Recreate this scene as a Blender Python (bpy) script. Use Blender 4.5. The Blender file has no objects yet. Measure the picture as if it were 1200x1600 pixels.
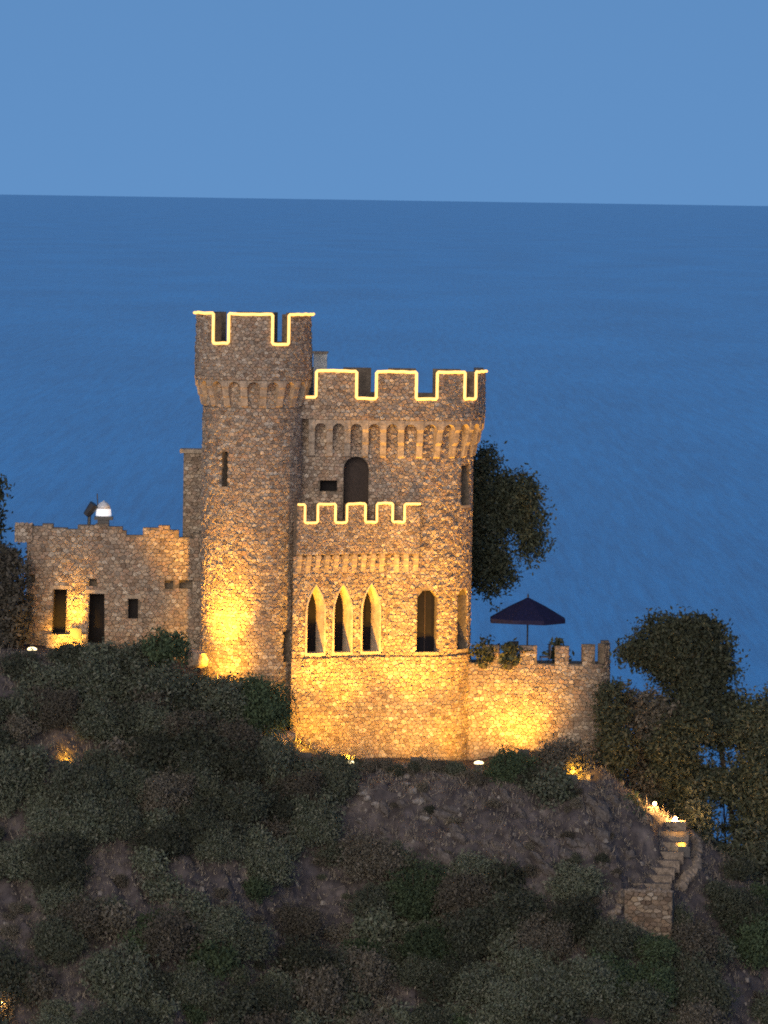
import bpy, bmesh, math, random
import numpy as np
from mathutils import Vector, Matrix

R = math.radians
rng = random.Random(11)
nrg = np.random.default_rng(5)
S = bpy.context.scene
C = S.collection

# ------------------------------------------------------------------ camera
CAM = Vector((0.0, -300.0, 60.0))
FPX = 9000.0                      # focal length in pixels of a 1200 px wide frame
PITCH = math.atan(493 / FPX)
ROLL = R(0.86)
MROT = Matrix.Rotation(R(90) - PITCH, 3, 'X') @ Matrix.Rotation(ROLL, 3, 'Z')
cd = bpy.data.cameras.new('camera')
cam = bpy.data.objects.new('camera', cd)
C.objects.link(cam)
cam.matrix_world = Matrix.Translation(CAM) @ MROT.to_4x4()
cd.sensor_fit = 'HORIZONTAL'
cd.sensor_width = 36.0
cd.lens = 36.0 * FPX / 1200.0
cd.clip_start = 1.0
cd.clip_end = 200000.0
S.camera = cam
S.render.resolution_x, S.render.resolution_y = 768, 1024

# ------------------------------------------------------------------ sky and dusk light
SUN_EL, SUN_AZ = 9.0, 180.0       # the sun has all but gone, behind the camera
w = bpy.data.worlds.new('World')
S.world = w
w.use_nodes = True
nt = w.node_tree
bg = nt.nodes['Background']
sk = nt.nodes.new('ShaderNodeTexSky')
sk.sky_type = 'NISHITA'
sk.sun_disc = False
sk.sun_elevation = R(SUN_EL)
sk.sun_rotation = R(SUN_AZ)
sk.ozone_density = 3.7
sk.air_density = 1.0
sk.dust_density = 0.6
tc = nt.nodes.new('ShaderNodeTexCoord')
va = nt.nodes.new('ShaderNodeVectorMath'); va.operation = 'ADD'
va.inputs[1].default_value = (0, 0, 0.50)
vn = nt.nodes.new('ShaderNodeVectorMath'); vn.operation = 'NORMALIZE'
nt.links.new(tc.outputs['Generated'], va.inputs[0])
nt.links.new(va.outputs[0], vn.inputs[0])
nt.links.new(vn.outputs[0], sk.inputs[0])
nt.links.new(sk.outputs[0], bg.inputs['Color'])
bg.inputs['Strength'].default_value = 0.18

sd = bpy.data.lights.new('sun', 'SUN')
sd.energy = 2.9
sd.angle = R(50)
sd.color = (1.0, 0.80, 0.58)
so = bpy.data.objects.new('sun', sd)
C.objects.link(so)
so.rotation_euler = (R(90 - SUN_EL), 0, R(-14))
so.location = (0, -200, 120)

S.view_settings.view_transform = 'Standard'
S.view_settings.look = 'None'
S.view_settings.exposure = 0.0
S.view_settings.gamma = 1.0
S.view_settings.use_curve_mapping = False
S.cycles.use_denoising = False
S.cycles.filter_width = 1.9
S.cycles.max_bounces = 5
S.cycles.sample_clamp_indirect = 4.0


def W(px, py, y=0.0):
    """World point seen at pixel (px, py) of the 1200x1600 photograph, at depth y."""
    d = MROT @ Vector(((px - 600) / FPX, -(py - 800) / FPX, -1.0))
    return CAM + d * ((y - CAM.y) / d.y)


def X(px, py=800, y=0.0): return W(px, py, y).x
def Z(px, py, y=0.0): return W(px, py, y).z


# ------------------------------------------------------------------ materials
MATS = {}


def mat(name, base=(.3, .3, .3), rough=.9, var=None, island=False, noise=4.0, noise_amt=.35, bump=0.0,
        bump_scale=8.0, emit=None, emit_strength=0.0, spec=.2, objvar=None):
    m = bpy.data.materials.new(name)
    m.use_nodes = True
    n, l = m.node_tree.nodes, m.node_tree.links
    b = n['Principled BSDF']
    b.inputs['Roughness'].default_value = rough
    b.inputs['Specular IOR Level'].default_value = spec
    co = n.new('ShaderNodeTexCoord')
    no = n.new('ShaderNodeTexNoise')
    no.inputs['Scale'].default_value = noise
    no.inputs['Detail'].default_value = 5
    l.new(co.outputs['Object'], no.inputs['Vector'])
    rp = n.new('ShaderNodeValToRGB')
    cols = var or [tuple(c * .75 for c in base), base, tuple(min(1, c * 1.25) for c in base)]
    e = rp.color_ramp.elements
    while len(e) < len(cols):
        e.new(.5)
    for i, c in enumerate(cols):
        e[i].position = i / (len(cols) - 1)
        e[i].color = (*c, 1)
    if island:
        ge = n.new('ShaderNodeNewGeometry')
        oi = n.new('ShaderNodeObjectInfo')
        ad = n.new('ShaderNodeMath'); ad.operation = 'ADD'
        fr = n.new('ShaderNodeMath'); fr.operation = 'FRACT'
        l.new(ge.outputs['Random Per Island'], ad.inputs[0])
        l.new(oi.outputs['Random'], ad.inputs[1])
        l.new(ad.outputs[0], fr.inputs[0])
        l.new(fr.outputs[0], rp.inputs['Fac'])
    else:
        mr = n.new('ShaderNodeMapRange')
        mr.inputs['From Min'].default_value = .3
        mr.inputs['From Max'].default_value = .7
        l.new(no.outputs['Fac'], mr.inputs['Value'])
        l.new(mr.outputs[0], rp.inputs['Fac'])
    mx = n.new('ShaderNodeMix'); mx.data_type = 'RGBA'; mx.blend_type = 'MULTIPLY'
    mx.inputs['Factor'].default_value = 1.0
    sh = n.new('ShaderNodeMapRange')
    sh.inputs['From Min'].default_value = .25
    sh.inputs['From Max'].default_value = .75
    sh.inputs['To Min'].default_value = 1 - noise_amt
    sh.inputs['To Max'].default_value = 1 + noise_amt
    no2 = n.new('ShaderNodeTexNoise')
    no2.inputs['Scale'].default_value = noise * 2.7
    no2.inputs['Detail'].default_value = 6
    l.new(co.outputs['Object'], no2.inputs['Vector'])
    l.new(no2.outputs['Fac'], sh.inputs['Value'])
    l.new(rp.outputs[0], mx.inputs['A'])
    l.new(sh.outputs[0], mx.inputs['B'])
    if objvar:
        o2 = n.new('ShaderNodeObjectInfo')
        r2 = n.new('ShaderNodeMapRange')
        r2.inputs['To Min'].default_value, r2.inputs['To Max'].default_value = objvar
        l.new(o2.outputs['Random'], r2.inputs['Value'])
        m2 = n.new('ShaderNodeMix'); m2.data_type = 'RGBA'; m2.blend_type = 'MULTIPLY'; m2.inputs['Factor'].default_value = 1
        l.new(mx.outputs['Result'], m2.inputs['A']); l.new(r2.outputs[0], m2.inputs['B'])
        l.new(m2.outputs['Result'], b.inputs['Base Color'])
    else:
        l.new(mx.outputs['Result'], b.inputs['Base Color'])
    if bump:
        bp = n.new('ShaderNodeBump')
        bp.inputs['Strength'].default_value = bump
        bp.inputs['Distance'].default_value = .05
        nb = n.new('ShaderNodeTexNoise')
        nb.inputs['Scale'].default_value = bump_scale
        nb.inputs['Detail'].default_value = 4
        l.new(co.outputs['Object'], nb.inputs['Vector'])
        l.new(nb.outputs['Fac'], bp.inputs['Height'])
        l.new(bp.outputs[0], b.inputs['Normal'])
    if emit:
        b.inputs['Emission Color'].default_value = (*emit, 1)
        b.inputs['Emission Strength'].default_value = emit_strength
    MATS[name] = m
    return m


STONE_COLS = [(.17, .125, .095), (.33, .25, .185), (.24, .19, .15), (.42, .34, .26), (.29, .20, .14), (.50, .43, .35),
              (.21, .17, .14), (.37, .26, .19), (.28, .235, .195), (.45, .35, .25)]
mat('stone', var=STONE_COLS, island=True, noise=6, noise_amt=.5, bump=.9, bump_scale=12)
mat('mortar', (.16, .13, .10), noise=3, noise_amt=.4, bump=.5)
mat('cut_stone', (.33, .27, .21), noise=3, noise_amt=.35, bump=.4)
mat('opening_shade', (.007, .006, .008), rough=.7, noise_amt=.2)  # near-black colour stands in for interior shade behind the openings
mat('dark_wood', (.035, .025, .022), rough=.6, noise=9, noise_amt=.3)
mat('dark_metal', (.03, .03, .035), rough=.45, noise_amt=.1, spec=.5)
mat('umbrella_cloth', (.011, .013, .05), rough=.85, noise=6, noise_amt=.25)
mat('pale_paint', (.62, .63, .60), rough=.7, noise_amt=.12)
mat('silver', (.55, .58, .64), rough=.4, spec=.6, noise_amt=.15)
mat('white_lamp', (.8, .8, .85), emit=(.85, .9, 1.0), emit_strength=.6, noise_amt=0)
mat('rope_light', (.9, .7, .3), emit=(1.0, .52, .13), emit_strength=1.7, noise_amt=0)
mat('flood_glass', (.9, .8, .5), emit=(1.0, .78, .40), emit_strength=3.2, noise_amt=0)
mat('bulb', (.9, .8, .6), emit=(1.0, .55, .22), emit_strength=2.2, noise_amt=0)
mat('bark', (.07, .055, .045), noise=6, noise_amt=.4, bump=.6)
mat('leaf_scrub', var=[(0.046, 0.060, 0.044), (0.081, 0.096, 0.068), (0.107, 0.122, 0.092), (0.061, 0.081, 0.057), (0.137, 0.143, 0.114), (0.051, 0.070, 0.054)],
    island=True, noise=2, noise_amt=.3, rough=.8, objvar=(.42, 1.35))
mat('leaf_pine', var=[(0.034, 0.044, 0.029), (0.055, 0.066, 0.042), (0.079, 0.088, 0.055), (0.043, 0.059, 0.042), (0.101, 0.100, 0.068)],
    island=True, noise=2, noise_amt=.3, rough=.8, objvar=(.8, 1.2))
mat('leaf_bright', var=[(0.035, 0.057, 0.034), (0.057, 0.090, 0.048), (0.077, 0.108, 0.062), (0.044, 0.071, 0.043)],
    island=True, noise=2, noise_amt=.3, rough=.8, objvar=(.6, 1.2))
mat('leaf_dry', var=[(0.092, 0.087, 0.073), (0.132, 0.122, 0.100), (0.071, 0.071, 0.057), (0.172, 0.153, 0.131)],
    island=True, noise=2, noise_amt=.3, rough=.9, objvar=(.65, 1.25))
mat('plaster', (.46, .38, .29), noise=3, noise_amt=.2, bump=.3)
mat('straw', var=[(0.149, 0.132, 0.115), (0.230, 0.201, 0.167), (0.103, 0.092, 0.083), (0.345, 0.305, 0.253), (0.127, 0.115, 0.103)],
    island=True, noise=2, noise_amt=.3, rough=.95)
mat('soil', var=[(.045, .040, .043), (.090, .080, .083), (.062, .055, .059), (.140, .122, .118)], noise=.55, noise_amt=.5, bump=.8,
    bump_scale=2.5)
mat('rock', var=STONE_COLS[2:6], noise=2.5, noise_amt=.4, bump=.7, bump_scale=5)
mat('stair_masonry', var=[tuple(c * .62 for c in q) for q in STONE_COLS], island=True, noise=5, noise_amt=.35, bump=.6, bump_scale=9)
mat('stair_stone', (.20, .165, .135), noise=3.5, noise_amt=.45, bump=.8, bump_scale=6)
mat('slope_rock', (.105, .095, .092), noise=2.2, noise_amt=.5, bump=.9, bump_scale=5)
mat('grey_rock', (.20, .185, .175), noise=2.5, noise_amt=.4, bump=.7, bump_scale=5)


# ------------------------------------------------------------------ object helpers
ORG = {}


class MB:
    def __init__(s): s.v, s.f = [], []

    def add(s, vs, fs):
        o = len(s.v)
        s.v += [tuple(p) for p in vs]
        s.f += [tuple(i + o for i in f) for f in fs]
        return s

    def prism(s, bottom, top):
        n = len(bottom)
        fs = [tuple(range(n))[::-1], tuple(range(n, 2 * n))] + [(i, (i + 1) % n, n + (i + 1) % n, n + i) for i in range(n)]
        return s.add(list(bottom) + list(top), fs)

    def box(s, x0, x1, y0, y1, z0, z1):
        return s.prism([(x0, y0, z0), (x1, y0, z0), (x1, y1, z0), (x0, y1, z0)],
                       [(x0, y0, z1), (x1, y0, z1), (x1, y1, z1), (x0, y1, z1)])

    def tube(s, pts, r, n=6, r1=None):
        pts = [Vector(p) for p in pts]
        m = len(pts)
        rings = []
        for i, p in enumerate(pts):
            a = pts[max(i - 1, 0)]; b = pts[min(i + 1, m - 1)]
            t = (b - a).normalized()
            u = t.cross(Vector((0, 1, 0)))
            if u.length < .1: u = t.cross(Vector((1, 0, 0)))
            u.normalize(); q = t.cross(u)
            rr = r if r1 is None else r + (r1 - r) * i / (m - 1)
            rings += [p + (u * math.cos(k * 2 * math.pi / n) + q * math.sin(k * 2 * math.pi / n)) * rr for k in range(n)]
        fs = [tuple(range(n))[::-1], tuple(range((m - 1) * n, m * n))]
        for i in range(m - 1):
            fs += [(i * n + k, i * n + (k + 1) % n, (i + 1) * n + (k + 1) % n, (i + 1) * n + k) for k in range(n)]
        return s.add(rings, fs)

    def lathe(s, c, prof, n=12):
        vs = [(c[0] + r * math.cos(k * 2 * math.pi / n), c[1] + r * math.sin(k * 2 * math.pi / n), c[2] + z) for r, z in prof for k in range(n)]
        m = len(prof)
        fs = [tuple(range(n))[::-1], tuple(range((m - 1) * n, m * n))]
        for i in range(m - 1):
            fs += [(i * n + k, i * n + (k + 1) % n, (i + 1) * n + (k + 1) % n, (i + 1) * n + k) for k in range(n)]
        return s.add(vs, fs)

    def build(s, name, material, parent=None, smooth=False, fix=True):
        me = bpy.data.meshes.new(name)
        o = Vector((0, 0, 0)) if parent is None else ORG[parent.name]
        me.from_pydata([(a - o.x, b - o.y, c - o.z) for a, b, c in s.v], [], s.f)
        if fix:
            bm = bmesh.new(); bm.from_mesh(me)
            bmesh.ops.recalc_face_normals(bm, faces=bm.faces)
            bm.to_mesh(me); bm.free()
        me.materials.append(MATS[material])
        if smooth:
            me.polygons.foreach_set('use_smooth', [True] * len(me.polygons))
        ob = bpy.data.objects.new(name, me)
        C.objects.link(ob)
        if parent is not None: ob.parent = parent
        ORG[ob.name] = o
        return ob


def tag(o, label=None, cat=None, group=None, kind=None):
    if label: o['label'] = label
    if cat: o['category'] = cat
    if group: o['group'] = group
    if kind: o['kind'] = kind
    return o


def thing(name, loc, label, cat, group=None):
    o = bpy.data.objects.new(name, None)
    o.empty_display_size = .3
    C.objects.link(o)
    o.location = loc
    ORG[o.name] = Vector(loc)
    return tag(o, label, cat, group)


def carve(ob, cutters):
    """Subtract prisms from a wall body, for real openings with depth."""
    tmp = []
    for mb in cutters:
        c = mb.build('cutter', 'mortar', None)
        c.location = -ORG[ob.name]
        md = ob.modifiers.new('b', 'BOOLEAN'); md.operation = 'DIFFERENCE'; md.solver = 'EXACT'; md.object = c
        tmp.append(c)
    ob.location = (0, 0, 0)
    par = ob.parent
    ob.parent = None
    dg = bpy.context.evaluated_depsgraph_get()
    dg.update()
    me = bpy.data.meshes.new_from_object(ob.evaluated_get(dg))
    ob.modifiers.clear()
    ob.data = me
    ob.parent = par
    for c in tmp:
        bpy.data.objects.remove(c, do_unlink=True)


# ------------------------------------------------------------------ wall paths (plan curves seen from outside, left to right)
class Path:
    def __init__(s, pts, nors):
        s.p = np.array(pts, float); s.n = np.array(nors, float)
        d = np.linalg.norm(np.diff(s.p, axis=0), axis=1)
        s.s = np.concatenate([[0], np.cumsum(d)])
        s.L = s.s[-1]

    def at(s, t, off=0.0, z=0.0):
        x = np.interp(t, s.s, s.p[:, 0]); y = np.interp(t, s.s, s.p[:, 1])
        nx = np.interp(t, s.s, s.n[:, 0]); ny = np.interp(t, s.s, s.n[:, 1])
        q = math.hypot(nx, ny) or 1
        return (x + nx / q * off, y + ny / q * off, z)

    def nor(s, t):
        nx = np.interp(t, s.s, s.n[:, 0]); ny = np.interp(t, s.s, s.n[:, 1])
        q = math.hypot(nx, ny) or 1
        return nx / q, ny / q

    def s_at_x(s, x):
        """Arc length of the first point whose x reaches the given x."""
        ts = np.linspace(0, s.L, 1200)
        xs = np.interp(ts, s.s, s.p[:, 0])
        k = int(np.argmax(xs >= x)) if (xs >= x).any() else int(np.argmax(xs))
        return ts[k]

    def between(s, a, b, step=.45):
        ts = [a] + [t for t in s.s if a + .02 < t < b - .02] + [b]
        out = [ts[0]]
        for t in ts[1:]:
            k = max(1, int((t - out[-1]) / step))
            q = out[-1]
            out += [q + (t - q) * i / k for i in range(1, k + 1)]
        return out

    def off(s, d):
        pts = [s.at(t, d)[:2] for t in s.s]
        return Path(pts, s.n.copy())


def line_arc(segs, step=R(6)):
    """segs: ('L', x0,y0,x1,y1) or ('A', cx,cy,r,a0,a1) with angle 0 facing the camera, positive to the right."""
    pts, ns = [], []
    for g in segs:
        if g[0] == 'L':
            _, x0, y0, x1, y1 = g
            q = math.hypot(x1 - x0, y1 - y0)
            nx, ny = (y1 - y0) / q, -(x1 - x0) / q
            new = [((x0, y0), (nx, ny)), ((x1, y1), (nx, ny))]
        else:
            _, cx, cy, r, a0, a1 = g
            k = max(2, int(abs(a1 - a0) / step))
            new = []
            for i in range(k + 1):
                a = a0 + (a1 - a0) * i / k
                new.append(((cx + r * math.sin(a), cy - r * math.cos(a)), (math.sin(a), -math.cos(a))))
        for p, n in new:
            if pts and math.hypot(p[0] - pts[-1][0], p[1] - pts[-1][1]) < 1e-4:
                ns[-1] = ((ns[-1][0] + n[0]) / 2, (ns[-1][1] + n[1]) / 2)
                continue
            pts.append(p); ns.append(n)
    return Path(pts, ns)


def wall_block(path, a, b, o0, o1, z0, z1, mb=None, step=.45):
    """A block that follows the path from a to b, between two offsets and two heights."""
    mb = mb or MB()
    ts = path.between(a, b, step)
    n = len(ts)
    vs = []
    for t in ts:
        vs += [path.at(t, o0, z0), path.at(t, o1, z0), path.at(t, o1, z1), path.at(t, o0, z1)]
    fs = [(0, 1, 2, 3), tuple((n - 1) * 4 + k for k in (3, 2, 1, 0))]
    for i in range(n - 1):
        a4, b4 = i * 4, i * 4 + 4
        fs += [(a4 + k, b4 + k, b4 + (k + 1) % 4, a4 + (k + 1) % 4) for k in range(4)]
    return mb.add(vs, fs)


def prism_on(path, poly, o0, o1):
    """Prism whose outline (s, z) lies on the path and which runs between two offsets (an opening to carve)."""
    c = sum(p[0] for p in poly) / len(poly)
    nx, ny = path.nor(c)
    px, py, _ = path.at(c)
    tx, ty = -ny, nx
    f = lambda s_, z_, o: (px + tx * (s_ - c) + nx * o, py + ty * (s_ - c) + ny * o, z_)
    return MB().prism([f(s_, z_, o0) for s_, z_ in poly], [f(s_, z_, o1) for s_, z_ in poly])


def arch_poly(c, wd, z0, z1, kind='round'):
    h = wd / 2
    if kind == 'rect':
        return [(c - h, z0), (c + h, z0), (c + h, z1), (c - h, z1)]
    if kind == 'cut':
        k = wd * .26
        return [(c - h, z0), (c + h, z0), (c + h, z1 - k * 1.3), (c + h - k, z1), (c - h + k, z1), (c - h, z1 - k * 1.3)]
    if kind == 'round':
        return [(c - h, z0), (c + h, z0)] + [(c + h * math.cos(a), z1 - h + h * math.sin(a)) for a in np.linspace(0, math.pi, 9)]
    zs = z1 - wd * 1.25                                # pointed
    r = []
    for t in np.linspace(0, 1, 6):
        r.append((c + h * (1 - t ** 1.8), zs + (z1 - zs) * t ** .95))
    l = [(2 * c - a, b) for a, b in r[::-1][1:]]
    return [(c - h, z0), (c + h, z0)] + r + l


def clip(poly, a, b, c):
    """Keep the part of a polygon with a*x + b*y <= c."""
    out = []
    n = len(poly)
    for i in range(n):
        p, q = poly[i], poly[(i + 1) % n]
        dp = a * p[0] + b * p[1] - c
        dq = a * q[0] + b * q[1] - c
        if dp <= 0: out.append(p)
        if (dp < 0 < dq) or (dq < 0 < dp):
            t = dp / (dp - dq)
            out.append((p[0] + (q[0] - p[0]) * t, p[1] + (q[1] - p[1]) * t))
    return out


def cells(s0, s1, z0, z1, cw, ch, holes=()):
    """Irregular stone outlines filling a wall panel, as Voronoi cells of a jittered half-bond grid."""
    nr = max(1, round((z1 - z0) / ch)); nc = max(1, round((s1 - s0) / cw))
    gw, gh = (s1 - s0) / nc, (z1 - z0) / nr
    k = gw / gh
    site = {}
    for j in range(-2, nr + 2):
        for i in range(-2, nc + 3):
            site[i, j] = (s0 + (i + .5 + (.5 if j % 2 else 0) - .25 + rng.uniform(-.36, .36)) * gw,
                          (z0 + (j + .5 + rng.uniform(-.36, .36)) * gh) * k)
    out = []
    for j in range(nr):
        for i in range(-1, nc + 1):
            x, y = site[i, j]
            if rng.random() < .0: continue
            zz = y / k
            if x < s0 or x > s1 or zz < z0 or zz > z1: continue
            bad = False
            cut = []
            for hp in holes:
                best, be = -1e9, None
                n = len(hp)
                for e in range(n):
                    (ax, az), (bx, bz) = hp[e], hp[(e + 1) % n]
                    ex, ez = bx - ax, bz - az
                    q = math.hypot(ex, ez)
                    if q < 1e-6: continue
                    nx, nz = ez / q, -ex / q
                    d = nx * (x - ax) + nz * (zz - az)
                    if d > best: best, be = d, (nx, nz, nx * ax + nz * az)
                if best <= .03: bad = True; break
                if best < 1.6 * max(gw, gh): cut.append(be)
            if bad: continue
            p = [(x - 2 * gw, y - 2 * gw), (x + 2 * gw, y - 2 * gw), (x + 2 * gw, y + 2 * gw), (x - 2 * gw, y + 2 * gw)]
            for dj in (0, -1, 1, -2, 2):
                for di in (-1, 1, 0, -2, 2):
                    if (di, dj) == (0, 0): continue
                    t = site.get((i + di, j + dj))
                    if t is None: continue
                    a, b = t[0] - x, t[1] - y
                    p = clip(p, a, b, (t[0] ** 2 + t[1] ** 2 - x * x - y * y) / 2)
            p = [(u, v / k) for u, v in p]
            for c_ in ((-1, 0, -s0), (1, 0, s1), (0, -1, -z0), (0, 1, z1)):
                p = clip(p, *c_)
            for nx, nz, c_ in cut:
                p = clip(p, -nx, -nz, -c_)
            if len(p) < 3: continue
            ar = abs(sum(p[q][0] * p[(q + 1) % len(p)][1] - p[(q + 1) % len(p)][0] * p[q][1] for q in range(len(p)))) / 2
            if ar < gw * gh * .12: continue
            out.append((p, ar))
    return out


class Masonry:
    """Collects the stones of a thing; the 300 that show largest become parts, the rest one joined part."""
    def __init__(s): s.st = []

    def face(s, path, a, b, z0, z1, cw=.25, ch=.18, holes=(), off=0.0, vis=None, gap=.014, h=(.015, .075)):
        for p, ar in cells(a, b, z0, z1, cw, ch, holes):
            cx = sum(q[0] for q in p) / len(p); cz = sum(q[1] for q in p) / len(p)
            k = 1 - gap / math.sqrt(ar)
            hh = rng.uniform(*h)
            k2 = k * rng.uniform(.68, .84)
            base = [path.at(cx + (u - cx) * k, off - .02, cz + (v - cz) * k) for u, v in p]
            mid = [path.at(cx + (u - cx) * k * .96, off + hh * .6, cz + (v - cz) * k * .96) for u, v in p]
            tilt = rng.uniform(-.12, .12), rng.uniform(-.12, .12)
            top = [path.at(cx + (u - cx) * k2, off + hh + (u - cx) * tilt[0] + (v - cz) * tilt[1], cz + (v - cz) * k2) for u, v in p]
            n = len(p)
            fs = [tuple(range(2 * n, 3 * n))]
            for r in (0, n):
                fs += [(r + i, r + (i + 1) % n, r + n + (i + 1) % n, r + n + i) for i in range(n)]
            ny = path.nor(cx)[1]
            sc = ar * max(0, -ny) * (1 if vis is None or vis(cx, cz) else .01)
            s.st.append((sc, base + mid + top, fs))

    def build(s, parent, material='stone', n=300):
        s.st.sort(key=lambda t: -t[0])
        for sc, v, f in s.st[:n]:
            MB().add(v, f).build('stone', material, parent, fix=False)
        if len(s.st) > n:
            mb = MB()
            for sc, v, f in s.st[n:]: mb.add(v, f)
            tag(mb.build('rubble_masonry', material, parent, fix=False), kind='stuff')


def corbel(path, s_, wd, z0, z1, dep, off=0.0):
    nx, ny = path.nor(s_); bx, by, _ = path.at(s_, off); tx, ty = -ny, nx
    H = z1 - z0
    pr = [(-.03, z0), (dep * .22, z0 + .05 * H), (dep * .36, z0 + .26 * H), (dep * .40, z0 + .34 * H), (dep * .62, z0 + .42 * H), (dep * .72, z0 + .62 * H),
          (dep * .76, z0 + .68 * H), (dep * .95, z0 + .76 * H), (dep, z0 + .92 * H), (dep, z1), (-.03, z1)]
    f = lambda n_, z_, t_: (bx + nx * n_ + tx * t_, by + ny * n_ + ty * t_, z_)
    return MB().prism([f(a, b, -wd / 2) for a, b in pr], [f(a, b, wd / 2) for a, b in pr])


def arch_course(path, ss, wd, zlow, ztop, o0, o1):
    """A continuous course of little round arches spanning from corbel to corbel."""
    mb = MB(); vs = []; fs = []
    prof = []
    for i, s_ in enumerate(ss):
        prof += [(s_ - wd / 2, zlow), (s_ + wd / 2, zlow)]
        if i + 1 < len(ss):
            a, b = s_ + wd / 2, ss[i + 1] - wd / 2
            r = (b - a) / 2
            rise = min(r, (ztop - zlow) * .85)
            for t in np.linspace(math.pi, 0, 8)[1:-1]:
                prof.append((a + r + r * math.cos(t), zlow + rise * math.sin(t)))
    for s_, z_ in prof:
        vs += [path.at(s_, o0, z_), path.at(s_, o1, z_), path.at(s_, o1, ztop), path.at(s_, o0, ztop)]
    n = len(prof)
    fs = [(0, 1, 2, 3), tuple((n - 1) * 4 + k for k in (3, 2, 1, 0))]
    for i in range(n - 1):
        fs += [(i * 4 + k, i * 4 + 4 + k, i * 4 + 4 + (k + 1) % 4, i * 4 + (k + 1) % 4) for k in range(4)]
    return mb.add(vs, fs)


def rope(path, poly, off, r=.075):
    """Rope light along (s, z) corners on the outer face of a battlement."""
    pts = []
    for i in range(len(poly) - 1):
        (a, za), (b, zb) = poly[i], poly[i + 1]
        k = max(1, int(abs(b - a) / .3))
        for j in range(k):
            t = j / k
            pts.append(path.at(a + (b - a) * t, off + rng.uniform(-.015, .015), za + (zb - za) * t + rng.uniform(-.022, .022)))
    pts.append(path.at(poly[-1][0], off, poly[-1][1]))
    q = [pts[0]]
    for i in range(1, len(pts) - 1):                   # tight corners
        a, b, c = Vector(pts[i - 1]), Vector(pts[i]), Vector(pts[i + 1])
        if (b - a).normalized().dot((c - b).normalized()) < .5:
            q += [tuple(b + (a - b).normalized() * .05), tuple(b + (c - b).normalized() * .05)]
        else:
            q.append(pts[i])
    q.append(pts[-1])
    return MB().tube(q, r, 6)


# ================================================================== sea, terrain
def sea():
    mb = MB().add([(-60000, -2000, 0), (60000, -2000, 0), (60000, 90000, 0), (-60000, 90000, 0)], [(0, 1, 2, 3)])
    m = bpy.data.materials.new('sea_water'); m.use_nodes = True
    n, l = m.node_tree.nodes, m.node_tree.links
    b = n['Principled BSDF']
    b.inputs['Roughness'].default_value = .20
    b.inputs['IOR'].default_value = 1.33
    b.inputs['Specular Tint'].default_value = (.45, .90, 1.0, 1)
    co = n.new('ShaderNodeTexCoord')
    bp = n.new('ShaderNodeBump'); bp.inputs['Strength'].default_value = 1.0; bp.inputs['Distance'].default_value = .14
    a = n.new('ShaderNodeTexNoise'); a.inputs['Scale'].default_value = 1.3; a.inputs['Detail'].default_value = 8
    a.inputs['Roughness'].default_value = .62
    l.new(co.outputs['Object'], a.inputs['Vector'])
    l.new(a.outputs['Fac'], bp.inputs['Height'])
    l.new(bp.outputs[0], b.inputs['Normal'])
    # wind rows: ruffled streaks running out to sea
    mp = n.new('ShaderNodeMapping'); mp.inputs['Scale'].default_value = (1.0, .03, 1.0)
    st_ = n.new('ShaderNodeTexNoise'); st_.inputs['Scale'].default_value = .45; st_.inputs['Detail'].default_value = 6
    st_.inputs['Roughness'].default_value = .85
    rp = n.new('ShaderNodeValToRGB')
    rp.color_ramp.elements[0].position = .36; rp.color_ramp.elements[0].color = (.004, .12, .38, 1)
    rp.color_ramp.elements[1].position = .64; rp.color_ramp.elements[1].color = (.012, .33, .82, 1)
    l.new(co.outputs['Object'], mp.inputs['Vector'])
    l.new(mp.outputs[0], st_.inputs['Vector'])
    mp2 = n.new('ShaderNodeMapping'); mp2.inputs['Scale'].default_value = (1.0, .22, 1.0)
    pt = n.new('ShaderNodeTexNoise'); pt.inputs['Scale'].default_value = .012; pt.inputs['Detail'].default_value = 5   # current patches
    l.new(co.outputs['Object'], mp2.inputs['Vector']); l.new(mp2.outputs[0], pt.inputs['Vector'])
    sb = n.new('ShaderNodeMath'); sb.operation = 'MULTIPLY_ADD'; sb.inputs[1].default_value = .45; sb.inputs[2].default_value = -.225
    su = n.new('ShaderNodeMath'); su.operation = 'ADD'
    l.new(pt.outputs['Fac'], sb.inputs[0]); l.new(sb.outputs[0], su.inputs[0]); l.new(st_.outputs['Fac'], su.inputs[1])
    l.new(su.outputs[0], rp.inputs['Fac'])
    l.new(rp.outputs[0], b.inputs['Base Color'])
    MATS['sea_water'] = m
    tag(mb.build('sea', 'sea_water', fix=False), kind='structure')


sea()

CREST = [(-400, 985), (-100, 1000), (0, 1022), (100, 1030), (200, 1035), (300, 1060), (380, 1085), (440, 1140), (500, 1185), (550, 1196), (650, 1200), (740, 1210),
         (830, 1195), (940, 1205), (1000, 1255), (1060, 1286), (1105, 1322), (1150, 1352), (1200, 1390), (1400, 1540), (1700, 1650)]
CX = [W(a, b, -4).x for a, b in CREST]; CZ = [W(a, b, -4).z for a, b in CREST]


def vnoise(x, y, seed=0):
    xi, yi = np.floor(x), np.floor(y)
    xf, yf = x - xi, y - yi
    h = lambda a, b: np.modf(np.abs(np.sin(a * 127.1 + b * 311.7 + seed * 17.3) * 43758.5453))[0]
    u, v = xf * xf * (3 - 2 * xf), yf * yf * (3 - 2 * yf)
    return (h(xi, yi) * (1 - u) + h(xi + 1, yi) * u) * (1 - v) + (h(xi, yi + 1) * (1 - u) + h(xi + 1, yi + 1) * u) * v - .5


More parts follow.
